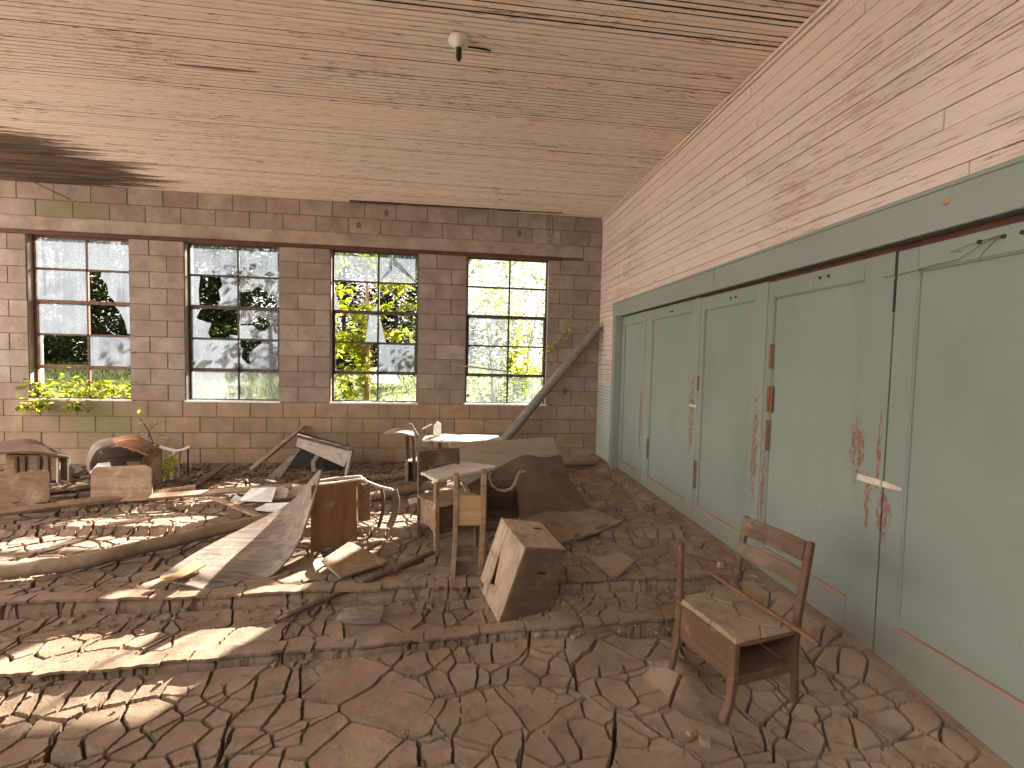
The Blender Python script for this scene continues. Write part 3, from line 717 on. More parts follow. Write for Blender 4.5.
k = MB(); k.prism(uv((.348, .0), (1, 0), (1, 1), (.36, 1), (.36, .79), (.497, .74), (.352, .335)), (.014, 0, 0)); k.build('split_board', M_crate, cr_, bevel=.002, local=True)
k = MB(); k.prism(uv((0, 0), (.328, 0), (.334, .335), (.345, .765), (.35, 1), (0, 1)), (.014, 0, 0)); k.build('split_board', M_crate, cr_, bevel=.002, local=True)
k = MB(); k.span((-ha*.1, -hb-.002, hc*.33), (ha*.28, -hb+.004, hc*.39)); k.build('hand_slot', M_black, cr_, local=True)
k = MB(); k.box((ha*.35, hb*.35, hc+.001), (.055, .012, .006)); k.build('hand_slot', M_black, cr_, local=True)
# ------------------------------------------------------------------ DESK CLUSTER (middle)
def lv(a, b, t): return Vector(a).lerp(Vector(b), t)
fd = Vector((.45, -.89, 0)).normalized(); ld = Vector((.89, .45, 0)).normalized()
bl0 = Vector((-.245, 3.47, 0)); up = Vector((0, 0, 1))
d1 = thing('desk_chair', bl0+ld*.16+fd*.15, 'muddy school chair desk with pale tray top, left of the bright panel frame', 'school desk')
def q1(a, b, z): return bl0+ld*a+fd*b+up*z
k = MB(); k.path([q1(0, -.02, .655), q1(0, -.01, .5), q1(0, 0, .3), q1(0, 0, 0)], .024, .03, (ld.x, ld.y, 0)); k.build('leg', M_chair, d1, bevel=.003)
k = MB(); k.path([q1(.32, -.02, .655), q1(.32, -.01, .5), q1(.32, 0, .3), q1(.32, 0, 0)], .024, .03, (ld.x, ld.y, 0)); k.build('leg', M_chair, d1, bevel=.003)
k = MB(); k.path([q1(0, .30, .50), q1(0, .30, .25), q1(.0, .31, -.03)], .034, .034, (ld.x, ld.y, 0)); k.build('leg', M_wood, d1, bevel=.003)
k = MB(); k.path([q1(.32, .30, .33), q1(.32, .30, .2), q1(.32, .31, -.03)], .03, .03, (ld.x, ld.y, 0)); k.build('leg', M_chair, d1, bevel=.003)
for z0, z1 in ((.535, .655), (.455, .475)):
    k = MB(); k.strip([q1(.0, -.015, z0), q1(.08, -.03, z0), q1(.16, -.035, z0), q1(.24, -.03, z0), q1(.32, -.015, z0)], (0, 0, z1-z0), .014); k.build('backrest_slat', M_chair, d1, bevel=.003)
k = MB(); k.sheet([[q1(-.02, 0, .335), q1(-.02, .12, .325), q1(-.02, .24, .345), q1(-.02, .33, .335)], [q1(.16, 0, .33), q1(.16, .12, .315), q1(.16, .24, .34), q1(.16, .33, .33)], [q1(.34, 0, .335), q1(.34, .12, .325), q1(.34, .24, .345), q1(.34, .33, .335)]], .018); k.build('seat', M_wood, d1, smooth=True)
k = MB(); k.prism([q1(0, .01, .31), q1(0, .29, .31), q1(0, .29, .10), q1(0, .25, .13), q1(0, .15, .145), q1(0, .05, .13), q1(0, .01, .10)], ld*.014); k.build('side_panel', M_wood, d1, bevel=.002)
k = MB(); k.prism([q1(.31, .01, .31), q1(.31, .29, .31), q1(.31, .29, .12), q1(.31, .01, .12)], ld*.014); k.build('side_panel', M_brown, d1, bevel=.002)
k = MB(); k.prism([q1(.015, .295, .31), q1(.31, .295, .31), q1(.31, .295, .12), q1(.015, .295, .12)], fd*-.014); k.build('front_panel', M_brown, d1, bevel=.002)
k = MB(); c4 = [(-.235, 3.365), (-.11, 3.15), (.335, 3.53), (.20, 3.74)]
k.prism([(-.235, 3.37, .505), (-.21, 3.345, .505), (-.125, 3.165, .505), (-.10, 3.155, .505), (.33, 3.54, .505), (.335, 3.57, .505), (.10, 3.72, .505), (.06, 3.715, .505)], (0, 0, .022)); k.build('desk_top', M_pale, d1, bevel=.004)
# open frame with the bright panel, deep box and curled arm
d2 = thing('desk_chair', (.22, 2.95, 0), 'school chair desk turned side-on, golden back panel and dark open box', 'school desk')
yp = 2.83
k = MB(); k.path([atY(456.5, 473, yp), atY(456, 500, yp), atY(455, 545, yp), atY(452.5, 583, 2.78)], .024, .03, (1, 0, 0)); k.build('leg', M_wood, d2, bevel=.003)
k = MB(); k.path([atY(484, 469, yp), atY(483.5, 500, yp), atY(482.5, 540, yp), atY(480, 574, 2.84)], .034, .034, (1, 0, 0)); k.build('leg', M_wood, d2, bevel=.003)
k = MB(); k.hexa([atY(457, 525.5, yp), atY(481, 525.5, yp), atY(481, 525.5, yp+.014), atY(457, 525.5, yp+.014), atY(458, 495.5, yp), atY(482, 495.5, yp), atY(482, 495.5, yp+.014), atY(458, 495.5, yp+.014)]); k.build('back_panel', M_bright, d2, bevel=.002)['label'] = 'bright golden back panel'
k = MB(); k.strip([atY(455.5, 557, yp), atY(462, 556, yp+.012), atY(473, 556.5, yp+.012), atY(481, 558, yp)], (0, 0, .07), .012); k.build('lower_rail', M_chair, d2, bevel=.002)
k = MB(); k.strip([atY(455, 575, yp), atY(468, 576, yp+.02), atY(480, 578, yp)], (0, 0, .09), .012); k.build('lower_rail', M_chair, d2, bevel=.002)
# box, open towards the viewer, rounded lower corners
yb = 2.87; A = atY(486, 491, yb); Bq = atY(523, 490, yb); Cq = atY(522, 523, yb); Dq = atY(487, 525, yb)
x0, x1 = A.x, Bq.x; zt_, zb_ = A.z, Cq.z
k = MB()
outer = [(x0, zt_), (x1, zt_), (x1, zb_), (x0, zb_)]
for p, q in (((x0, yb, zb_), (x0+.012, yb+.30, zt_)), ((x1-.014, yb, zb_), (x1, yb+.30, zt_)), ((x0+.012, yb, zb_), (x1-.014, yb+.30, zb_+.014)), ((x0+.012, yb+.285, zb_+.014), (x1-.014, yb+.30, zt_))): k.span(p, q)
k.prism([(x0+.012, yb, zb_+.014), (x0+.05, yb, zb_+.014), (x0+.012, yb, zb_+.05)], (0, .012, 0)); k.prism([(x1-.014, yb, zb_+.014), (x1-.014, yb, zb_+.05), (x1-.05, yb, zb_+.014)], (0, .012, 0))
k.span((x0, yb-.004, zb_-.05), (x1, yb+.01, zb_+.012))
k.build('storage_box', M_darkwood, d2, bevel=.002)
cu = [atY(*p, yb) for p in ((491, 473), (489.5, 479), (492, 485.5), (498, 490.5), (505, 491.5), (511.5, 489), (515.5, 483), (517.5, 476.5), (520.5, 472), (525, 471.5))]
k = MB(); k.strip(cu, (0, .028, 0), .012); k.build('curved_arm', M_wood, d2, smooth=True)
for xx in (x0+.02, x1-.03):
    k = MB(); k.beam((xx, yb+.27, zb_), (xx+.01, yb+.29, hz(xx, yb+.29)-.02), .028, .028); k.build('leg', M_chair, d2, bevel=.002)
# ------------------------------------------------------------------ MUD-COVERED CURLED SHEET
mp = [[atY(449, 443, 4.55), atY(500, 441, 4.6), atY(553, 437.5, 4.66)],
      [atY(455, 462, 4.35), atY(510, 459, 4.42), atY(561, 461, 4.48)],
      [atY(465, 490, 4.02), atY(522, 484, 4.15), atY(572, 485, 4.25)],
      [atY(485, 520, 3.72), atY(540, 511, 3.82), atY(588, 508, 3.95)],
      [atY(505, 536, 3.45), atY(556, 528, 3.52), atY(604, 519, 3.70)],
      [atY(522, 552, 3.22), atY(572, 541, 3.32), atY(620, 524, 3.55)]]
ms = thing('plywood_sheet', (.7, 3.9, 0), 'big mud-coated sheet curving up behind the desks to the white table', 'sheet')
k = MB(); k.sheet(mp, .018, 5, .01); k.build('sheet', M_plytop, ms, smooth=True)
def up3(P, h): return [[p+Vector((0, -h*.6, h)) for p in row] for row in P]
mid = [[atY(470, 483, 4.08)+Vector((0,0,0)), atY(492, 473, 4.22), atY(520, 459, 4.42), atY(545, 460.5, 4.46), atY(560.5, 457, 4.5)]]
mud_rows = [[atY(468, 487, 4.03), atY(500, 469, 4.27), atY(523, 458.5, 4.40), atY(542, 459.5, 4.44), atY(560, 457, 4.5)],
            [atY(474, 500, 3.92), atY(505, 485, 4.10), atY(530, 480, 4.17), atY(552, 480, 4.23), atY(570, 483, 4.26)],
            [atY(486, 521, 3.70), atY(512, 515, 3.76), atY(540, 510, 3.83), atY(565, 508, 3.90), atY(588, 508, 3.95)],
            [atY(506, 537, 3.44), atY(530, 532, 3.48), atY(556, 527, 3.54), atY(582, 524, 3.62), atY(605, 519, 3.70)],
            [atY(523, 553, 3.21), atY(548, 548, 3.26), atY(573, 541, 3.32), atY(598, 533, 3.43), atY(621, 524, 3.55)]]
k = MB(); k.sheet([[p+Vector((0, -.016, .022)) for p in row] for row in mud_rows], .02, 8, .03, .02); k.build('mud_layer', M_mud_dark, ms, smooth=True)
sk = [[p*.55+q*.45+Vector((R.uniform(-.03, .03), -.022+R.uniform(-.04, .04), .030)) for p, q in zip(mud_rows[2], mud_rows[3])], [p+Vector((0, -.022, .034)) for p in mud_rows[3]], [p+Vector((0, -.03, .026)) for p in mud_rows[4]]]
k = MB(); k.sheet(sk, .016, 8, .03, .03); k.build('mud_skirt', M_mud, ms, smooth=True)['label'] = 'lighter cracked mud on the foot of the sheet'
# ------------------------------------------------------------------ white table with fallen board behind
wt = thing('table', (.1, 5.0, 0), 'low table with a white sunlit top behind the curled sheet', 'table')
k = MB(); k.prism([atY(422, 441.5, 5.0), atY(468, 443.5, 4.75), atY(503, 440.5, 4.95), atY(498, 437.2, 5.25), atY(445, 435.5, 5.3), atY(425, 437.5, 5.2)], (0, 0, .02)); k.build('table_top', M_pale, wt, bevel=.003)
for p, q in (((431, 446, 4.95), (432, 475, 4.95)), ((487, 444, 5.1), (487, 474, 5.1)), ((440, 440, 5.22), (440, 464, 5.22))):
    a_ = atY(*p); a_.z = .48; k = MB(); k.beam(a_, (a_.x, a_.y, hz(a_.x, a_.y)-.03), .04, .04); k.build('leg', M_chair, wt, bevel=.003)
k = MB(); zt0 = .505; b0 = atY(432, 437, 5.2)
k.prism([atY(433, 438.5, 5.15), atY(441, 438.5, 5.15), atY(441, 424, 5.15), atY(437, 421.5, 5.15), atY(433.5, 426, 5.15)], (0, .03, 0)); k.beam(atY(432, 424, 5.15), atY(422, 429, 5.2), .01, .014)
tag(k.build('broken_block', M_white, bevel=.003), 'small white broken block standing on the white table top', 'block')
oc = thing('overturned_chair', (-.4, 5.15, 0), 'small overturned chair with a pale seat against the block wall, left of the white table', 'chair')
k = MB(); k.sheet([[atY(384, 433, 5.1), atY(398, 428, 5.2), atY(413, 431, 5.3)], [atY(386, 434.5, 4.95), atY(400, 433, 5.0), atY(414, 436.5, 5.05)]], .014); k.build('seat', M_grey, oc, smooth=True)
k = MB(); k.prism([atY(409, 423, 5.1), atY(412, 424, 5.1), atY(420, 437, 5.05), atY(419, 442, 5.0), atY(416, 438, 5.05)], (.0, .016, 0)); k.build('backrest', M_wood, oc, bevel=.002)
for p in ((413, 436, 5.1), (407, 436, 5.25)):
    a_ = atY(*p); k = MB(); k.beam(a_, (a_.x+.03, a_.y+.02, hz(a_.x, a_.y)-.03), .035, .03); k.build('leg', M_darkwood, oc)
k = MB(); a_ = atY(407, 450, 5.2)
for p, q in (((-.50, 5.15, -.06), (-.22, 5.165, .22)),): 
    k.span((-.50, 5.10, -.06), (-.485, 5.36, .23)); k.span((-.25, 5.10, -.06), (-.235, 5.36, .23)); k.span((-.485, 5.10, .215), (-.25, 5.36, .23)); k.span((-.485, 5.345, -.06), (-.25, 5.36, .215)); k.span((-.52, 5.095, .0), (-.485, 5.11, .24))
k.build('storage_box', M_wood, oc, bevel=.002)
# ------------------------------------------------------------------ OVERTURNED CHAIR with brown panel (left-centre)
pc = thing('overturned_chair', (-.75, 3.5, 0), 'wooden chair tipped on its back, brown panel upright, curved legs to the right', 'chair')
k = MB(); k.hexa([atY(310.5, 553, 3.27), atY(357, 540.5, 3.44), atY(357.5, 540.5, 3.46), atY(311, 553, 3.29), atY(311, 486, 3.27), atY(356.5, 480.5, 3.44), atY(357, 480.5, 3.46), atY(311.5, 486, 3.29)]); k.build('seat', M_panel, pc, bevel=.003)
k = MB(); k.strip([atY(358, 483, 3.52), atY(363, 484, 3.56), atY(370, 483, 3.60)], Vector((0, 0, 0))+atY(363, 521, 3.56)-atY(363, 484, 3.56), .014); k.build('apron', M_wood, pc, bevel=.002)
k = MB(); k.path([atY(314, 482, 3.5), atY(335, 478.5, 3.6), atY(360, 476.5, 3.62), atY(367, 482, 3.6), atY(380, 487, 3.62), atY(391, 489.5, 3.62), atY(396, 494, 3.62)], .022, .02); k.path([atY(312, 485, 3.3), atY(336, 482.5, 3.40), atY(358, 479.5, 3.47), atY(364, 478.5, 3.58)], .02, .014); k.build('back_rail', M_pale, pc, bevel=.003)['label'] = 'pale sunlit back rail'
k = MB(); k.path([atY(394, 490, 3.62), atY(396.5, 500, 3.6), atY(395, 513, 3.58), atY(389, 528, 3.55)], .05, .022, (0, 1, 0)); k.build('leg', M_chair, pc, bevel=.003)
k = MB(); k.path([atY(381.5, 488, 3.72), atY(383.5, 500, 3.70), atY(382.5, 513, 3.68), atY(378.5, 527, 3.64)], .026, .022, (0, 1, 0)); k.build('leg', M_darkwood, pc, bevel=.003)
# flat board in front
def slab(name, corners, t, m, label, cat, group=None, bevel=.002):
    k = MB(); k.prism(corners, (0, 0, -t)); return tag(k.build(name, m, None, bevel), label, cat, group)
slab('board', [atz(321, 560, .085), atz(340.8, 577, .04), atz(388.5, 561, .04), atz(349.5, 541, .085)], .016, M_wood, 'light wooden board lying flat below the upright brown panel', 'board')
slab('board', [atz(313, 563, .03), atz(316, 571, .03), atz(326, 563, .03), atz(320, 552, .03)], .014, M_pale, 'short pale board end at the foot of the upright brown panel', 'board')
k = MB(); k.beam(atz(274, 622, -.055), atz(434, 552, .055), .032, .022); tag(k.build('dark_plank', M_darkwood, bevel=.003), 'thin dark plank sloping over the step toward the desks', 'plank')
k = MB(); k.beam(atz(361, 583, .015), atz(424, 560, .02), .02, .02); tag(k.build('dark_lath', M_darkwood, bevel=.003), 'short dark lath lying beside the sloping thin plank', 'lath')
k = MB(); k.sheet([[atz(335, 621, -.045), atz(360, 623, -.05), atz(379, 623, -.065)], [atz(344, 609, -.03), atz(366, 607, -.035), atz(386, 604, -.05)]], .012, 4); tag(k.build('board', M_ply, smooth=True), 'small warped grey board on the step left of the wooden box', 'board')
k = MB(); k.sheet([[atz(586, 556, .05), atz(600, 568, .02), atz(612, 578, .03)], [atz(600, 557, .06), atz(612, 563, .04), atz(624, 571, .05)], [atz(616, 551, .09), atz(624, 555, .06), atz(634, 562, .05)]], .014, 5); tag(k.build('mud_flap', M_crust, smooth=True), 'small curled mud flap on the floor right of the wooden box', 'mud flap')
# ------------------------------------------------------------------ CURLED SHEET (left)
cs_ = [[atz(152, 583, .03), atY(200, 563, 3.0), atY(252, 548, 3.16), atY(288, 520, 3.32), atY(317, 474, 3.42)],
       [atz(176, 587, .02), atY(222, 575, 2.9), atY(266, 556, 3.06), atY(294, 530, 3.2), atY(319.5, 472, 3.36)],
       [atz(205, 590, .01), atY(243, 583, 2.84), atY(277, 565, 2.96), atY(303, 535, 3.10), atY(322, 469, 3.30)]]
cs_ = [[atz(160, 577, .05), atY(205, 548, 3.18), atY(255, 523, 3.45), atY(290, 503, 3.62), atY(318, 472, 3.66)],
       [atz(180, 584, .03), atY(222, 565, 3.0), atY(262, 545, 3.22), atY(294, 517, 3.42), atY(320, 471, 3.50)],
       [atz(205, 590, .01), atY(240, 584, 2.85), atY(272, 575, 2.93), atY(301, 538, 3.10), atY(322, 470, 3.32)]]
k = MB(); k.sheet(cs_, .012, 8, .012); tag(k.build('plywood_sheet', M_ply, smooth=True), 'grey peeling plywood sheet curling up to a point in the sunlit debris', 'sheet')
k = MB(); k.sheet([[atz(160, 578, .06), atz(180, 573, .065), atz(197, 569, .06)], [atz(161, 582, .05), atz(182, 578, .055), atz(199, 573, .05)]], .016, 4); k.sheet([[atz(163, 579, .085), atz(180, 571, .10), atz(195, 560, .11)], [atz(170, 581, .07), atz(188, 575, .085), atz(206, 565, .09)]], .01, 4)
tag(k.build('splintered_board', M_bright, smooth=True), 'splintered golden board end on the corner of the curled sheet', 'board')
# ------------------------------------------------------------------ LONG POLE AND PLANKS
k = MB(); cps = [atz(-40, 575, .055), atz(0, 571, .055), atz(60, 565, .055), atz(100, 558, .06), atz(200, 534, .065), atz(300, 511, .06), atz(445, 483, .06)]
pth = []
for i in range(6):
    for t in np.linspace(0, 1, 6)[:-1]: pth.append(cps[i].lerp(cps[i+1], t)+Vector((0, R.uniform(-.004, .004), R.uniform(-.004, .004))))
k.tube(pth+[cps[-1]], [.048-.006*t for t in np.linspace(0, 1, 31)], 14, .14)
tag(k.build('long_pole', M_crust, smooth=True), 'long mud-crusted pole lying across the floor under the curled sheet', 'pole')
def plank(p, q, w, t, m, label, cat='plank', tilt=(0, 0, 1), name='plank', group=None):
    k = MB(); k.beam(p, q, w, t, tilt); return tag(k.build(name, m, None, .003), label, cat, group)
plank(atz(-40, 518, .07), atz(196, 488, .09), .075, .03, M_wood, 'long broad plank in front of the two rounded seat boards', tilt=(.0, -.35, 1))
plank(atz(150, 497, .10), atz(292, 486, .12), .08, .022, M_wood, 'sunlit plank with a square end, middle of the debris', tilt=(0, -.25, 1))
plank(atz(-30, 503, .05), atz(100, 487, .05), .10, .03, M_darkwood, 'dark plank lying between the overturned desk and the rounded seat boards')
plank(atY(251, 470, 5.75), atY(304, 426, 6.30), .085, .03, M_wood, 'dark post leaning on the block wall under the second window')
plank(atz(184, 494, .03), atz(226, 464, .06), .07, .022, M_chair, 'narrow plank lying diagonally left of the leaning dark post')
plank(atz(214, 498, .08), atz(262, 517, .05), .05, .02, M_wood, 'narrow brown strip under the pale scrap boards')
plank(atz(368, 482, .03), atz(424, 474, .03), .05, .025, M_chair, 'thin batten behind the curved chair legs')
slab('scrap_board', [atz(251, 488, .14), atz(277, 487, .14), atz(272, 501, .08), atz(239, 500, .08)], .012, M_white, 'white square scrap board sunlit in the middle of the debris', 'board')
slab('scrap_board', [atz(276, 487, .13), atz(289, 485, .13), atz(287, 497, .07), atz(272, 498, .07)], .012, M_pale, 'small tan scrap board beside the white square one', 'board')
slab('scrap_board', [atz(266, 503, .07), atz(294, 502, .07), atz(282, 512, .03), atz(255, 509, .03)], .012, M_white, 'white scrap board lower on the heap, against the curled sheet', 'board')
slab('scrap_board', [atz(290, 487, .09), atz(306, 484, .09), atz(304, 494, .05), atz(288, 497, .05)], .014, M_pale, 'pale scrap board behind the tip of the curled sheet', 'board')
slab('scrap_board', [atz(236, 494, .05), atz(246, 500, .05), atz(238, 505, .04), atz(229, 502, .04)], .012, M_white, 'tiny white scrap left of the pale boards', 'board')
slab('scrap_board', [atz(408, 499, .04), atz(424, 496, .04), atz(424, 501, .03), atz(410, 504, .03)], .02, M_pale, 'pale sunlit block of wood left of the chair desk with tray top', 'board')
# ------------------------------------------------------------------ OVERTURNED DESK (under windows 2-3)
od = thing('overturned_desk', (-1.5, 5.6, 0), 'overturned dark desk with a pale apron rail beneath the third window', 'desk')
k = MB(); k.hexa([atY(296, 446, 5.7), atY(344, 467, 5.45), atY(344, 467, 5.48), atY(296, 446, 5.73), atY(298, 438, 5.7), atY(352, 452, 5.45), atY(352, 452, 5.48), atY(298, 438, 5.73)]); k.build('apron', M_grey, od, bevel=.003)
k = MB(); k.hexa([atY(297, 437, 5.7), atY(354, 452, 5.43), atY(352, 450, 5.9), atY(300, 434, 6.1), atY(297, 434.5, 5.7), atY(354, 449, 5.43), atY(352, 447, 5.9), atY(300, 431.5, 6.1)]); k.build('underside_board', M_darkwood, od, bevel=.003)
k = MB(); k.beam(atY(352, 450, 5.46), atY(346, 477, 5.4), .045, .03); k.build('leg', M_grey, od, bevel=.003)
k = MB(); k.beam(atY(299, 450, 5.7), atY(271, 482, 5.2), .05, .03, (0, 0, 1), .16, .02); k.build('leg', M_ply, od, bevel=.003)
k = MB(); k.path([atY(320, 452, 5.75), atY(313, 462, 5.7), atY(314, 472, 5.65)], .05, .02, (0, 1, 0)); k.build('leg', M_grey, od, bevel=.003)
k = MB(); k.path([atY(327, 455, 5.85), atY(321, 464, 5.8), atY(325, 476, 5.75)], .04, .02, (0, 1, 0)); k.build('leg', M_darkwood, od, bevel=.003)
k = MB(); k.prism([atY(300, 446, 6.0), atY(345, 460, 5.9), atY(343, 478, 5.9), atY(282, 478, 6.0)], (0, .02, 0)); k.build('shade_board', M_black, od)  # near-black sheet standing for the shade beneath the desk
# ------------------------------------------------------------------ LEFT GROUP
t1 = thing('overturned_desk', (-4.2, 5.1, 0), 'overturned slatted desk box with curved brown seat at the far left', 'desk')
k = MB(); k.sheet([[atY(-30, 447, 5.3), atY(10, 441, 5.3), atY(33, 440, 5.25), atY(56, 452, 5.15), atY(69, 456, 5.1)], [atY(-30, 456, 4.75), atY(8, 453, 4.8), atY(30, 452, 4.8), atY(52, 456, 4.85), atY(66, 458, 4.9)]], .018, 5); k.build('seat', M_brown, t1, smooth=True)
k = MB()
k.hexa([atY(6, 482, 4.95), atY(56, 480, 4.95), atY(58, 478, 5.25), atY(6, 478, 5.25), atY(6, 455, 4.95), atY(56, 455, 4.95), atY(58, 453, 5.25), atY(6, 453, 5.25)]); k.build('side_panel', M_wood, t1, bevel=.002)
for xa in (14, 22, 37, 45):
    k = MB(); k.hexa([atY(xa, 481, 4.93), atY(xa+3, 481, 4.93), atY(xa+3, 481, 4.95), atY(xa, 481, 4.95), atY(xa, 457, 4.93), atY(xa+3, 457, 4.93), atY(xa+3, 457, 4.95), atY(xa, 457, 4.95)]); k.build('slat', M_chair, t1)
k = MB(); e0 = atY(57, 455, 4.93); e1 = atY(71, 455, 5.0); zb0 = -.02
pts = [(57, 454, 4.93), (70, 457, 4.98)]
k.beam(atY(58.5, 455, 4.93), atY(58.5, 482, 4.93), .02, .03); k.beam(atY(69, 457, 4.98), atY(69.5, 483, 4.98), .014, .03); k.beam(atY(57, 454.5, 4.93), atY(70, 457, 4.98), .03, .012); k.beam(atY(57, 480, 4.93), atY(70, 482, 4.98), .03, .012); k.build('box_frame', M_pale, t1, bevel=.002)
k = MB(); k.hexa([atY(59, 480, 5.0), atY(69, 481, 5.02), atY(69, 481, 5.06), atY(59, 480, 5.04), atY(59, 456, 5.0), atY(69, 457, 5.02), atY(69, 457, 5.06), atY(59, 456, 5.04)]); k.build('box_interior', M_brown, t1)
def rounded(w, h, r, n=5):
    o = []
    for cx, cy, a0 in ((w-r, r, -90), (w-r, h-r, 0), (r, h-r, 90), (r, r, 180)):
        for i in range(n+1):
            a = math.radians(a0+90*i/n); o.append((cx+r*math.cos(a), cy+r*math.sin(a)))
    return o
def seat_board(name, bl_, br_, tl_, r, m, label):
    bl_ = Vector(bl_); u = Vector(br_)-bl_; v = Vector(tl_)-bl_; W_ = u.length; H_ = v.length; u.normalize(); v.normalize(); nrm = u.cross(v)
    k = MB(); k.prism([bl_+u*a+v*b for a, b in rounded(W_, H_, r)], -nrm*.018); return tag(k.build(name, m, None, .003), label, 'seat board')
seat_board('seat_board', atY(-14, 512, 4.22), atY(50, 503, 4.36), atY(-12, 476, 4.36), .05, M_wood, 'brown rounded seat board with sunlit rim at the far left edge')
seat_board('seat_board', atY(90, 503, 4.32), atY(152, 500, 4.32), atY(91, 467, 4.46), .06, M_wood, 'tan rounded seat board standing in front of the overturned bent chair')
bc = thing('overturned_chair', (-3.2, 5.0, 0), 'overturned bent plywood chair with rust-coloured mud on top, under the sprig', 'chair')
k = MB(); k.sheet([[atY(89, 472, 4.95), atY(87, 462, 4.95), atY(95, 443.5, 4.95), atY(118, 437.5, 5.05), atY(137, 436.5, 5.15), atY(160, 446, 5.3)], [atY(92, 475, 4.75), atY(91, 462, 4.7), atY(100, 449, 4.68), atY(119, 446, 4.75), atY(137, 449, 4.8), atY(160, 458, 4.9)]], .014, 6, .01); k.build('seat', M_ply, bc, smooth=True)
k = MB(); k.sheet([[atY(106, 443, 4.93), atY(120, 437.5, 5.0), atY(136, 436, 5.1), atY(148, 443, 5.15)], [atY(112, 446, 4.72), atY(122, 446, 4.73), atY(137, 451, 4.76), atY(147, 456, 4.8)]], .012, 5, .02, .02); k.build('mud_cake', plain('orange_mud', (.30,.13,.06), (.50,.27,.14), 14), bc, smooth=True)
k = MB(); k.prism([atY(149, 449, 4.82), atY(161, 450, 4.9), atY(161, 484, 4.9), atY(136, 484, 4.78), atY(126, 462, 4.76), atY(140, 462, 4.78)], (0, .02, 0)); k.build('side_panel', M_wood, bc, bevel=.002)
k = MB(); k.prism([atY(92, 452, 5.12), atY(104, 443, 5.12), atY(120, 440, 5.15), atY(150, 446, 5.15), atY(150, 484, 5.12), atY(92, 484, 5.12)], (0, .02, 0)); k.build('back_panel', M_darkwood, bc)  # dark sheet standing in for the shaded hollow under the bent seat
cf = thing('chair_leg_frame', (-2.95, 5.2, 0), 'pale curved metal leg frame beside the overturned bent chair', 'chair frame')
k = MB(); k.path([atY(160, 446.5, 5.1), atY(172, 450, 5.1), atY(178, 450.5, 5.1), atY(184, 449, 5.1), atY(190, 446.5, 5.1)], .03, .022); k.build('top_rail', M_white, cf, bevel=.003)
k = MB(); k.path([atY(175, 451, 5.1), atY(173, 460, 5.1), atY(171.5, 479, 5.1)], .022, .026, (0, 1, 0)); k.build('leg', M_white, cf, bevel=.003)
k = MB(); k.path([atY(180, 451, 5.2), atY(179, 462, 5.2), atY(179.5, 477, 5.2)], .018, .022, (0, 1, 0)); k.build('leg', M_grey, cf, bevel=.003)
k = MB(); k.tube([atY(188, 449, 5.12), atY(188, 476, 5.12)], .008, 6); k.build('leg', M_black, cf)
slab('scrap_board', [atY(90, 472, 4.7), atY(98, 463, 4.7), atY(110, 462, 4.72), atY(112, 470, 4.6)], .012, M_white, 'white sunlit scrap showing over the tan rounded seat board', 'board')
# crumbs of mud and splintered litter nobody could count
k = MB(); rc = random.Random(4)
def crumb(x, y, s):
    z = hz(x, y); c = [Vector((rc.uniform(.6, 1)*s*a, rc.uniform(.6, 1)*s*b, (rc.uniform(.5, .9)*s if h else -.3*s))) for h in (0, 1) for a, b in ((-1, -1), (1, -1), (1, 1), (-1, 1))]
    a = rc.uniform(0, 6); m3 = Matrix.Rotation(a, 3, 'Z'); k.hexa([m3 @ q+Vector((x, y, z+.004)) for q in c])
for _ in range(170):
    x = rc.uniform(-2.4, 1.9); fn = rc.choice((Y2, Y1, Y1, Y3)); crumb(x, float(fn(x))-rc.uniform(.02, .14), rc.uniform(.004, .016))
for _ in range(160): crumb(rc.uniform(-2, 2), rc.uniform(1.4, 5), rc.uniform(.003, .009))
crumb(1.02, 1.66, .022); crumb(.98, 1.71, .012)
tag(k.build('mud_crumbs', M_crust), 'loose crumbs of dried mud scattered below the step edges', 'mud crumbs', kind='stuff')
k = MB()
for _ in range(420):
    x = rc.uniform(-4.6, .4); y = rc.uniform(5.0, 6.25) if rc.random() < .75 else rc.uniform(4.2, 5.2); a = rc.uniform(0, 6.3); L = rc.uniform(.03, .16); z = hz(x, y)+.012
    d = Vector((math.cos(a), math.sin(a), rc.uniform(-.1, .25)))*L/2; k.beam(Vector((x, y, z))-d, Vector((x, y, z+rc.uniform(0, .03)))+d, rc.uniform(.01, .05), rc.uniform(.004, .012))
tag(k.build('splinter_litter', M_chair), 'dark splintered wood litter along the foot of the block wall', 'litter', kind='stuff')
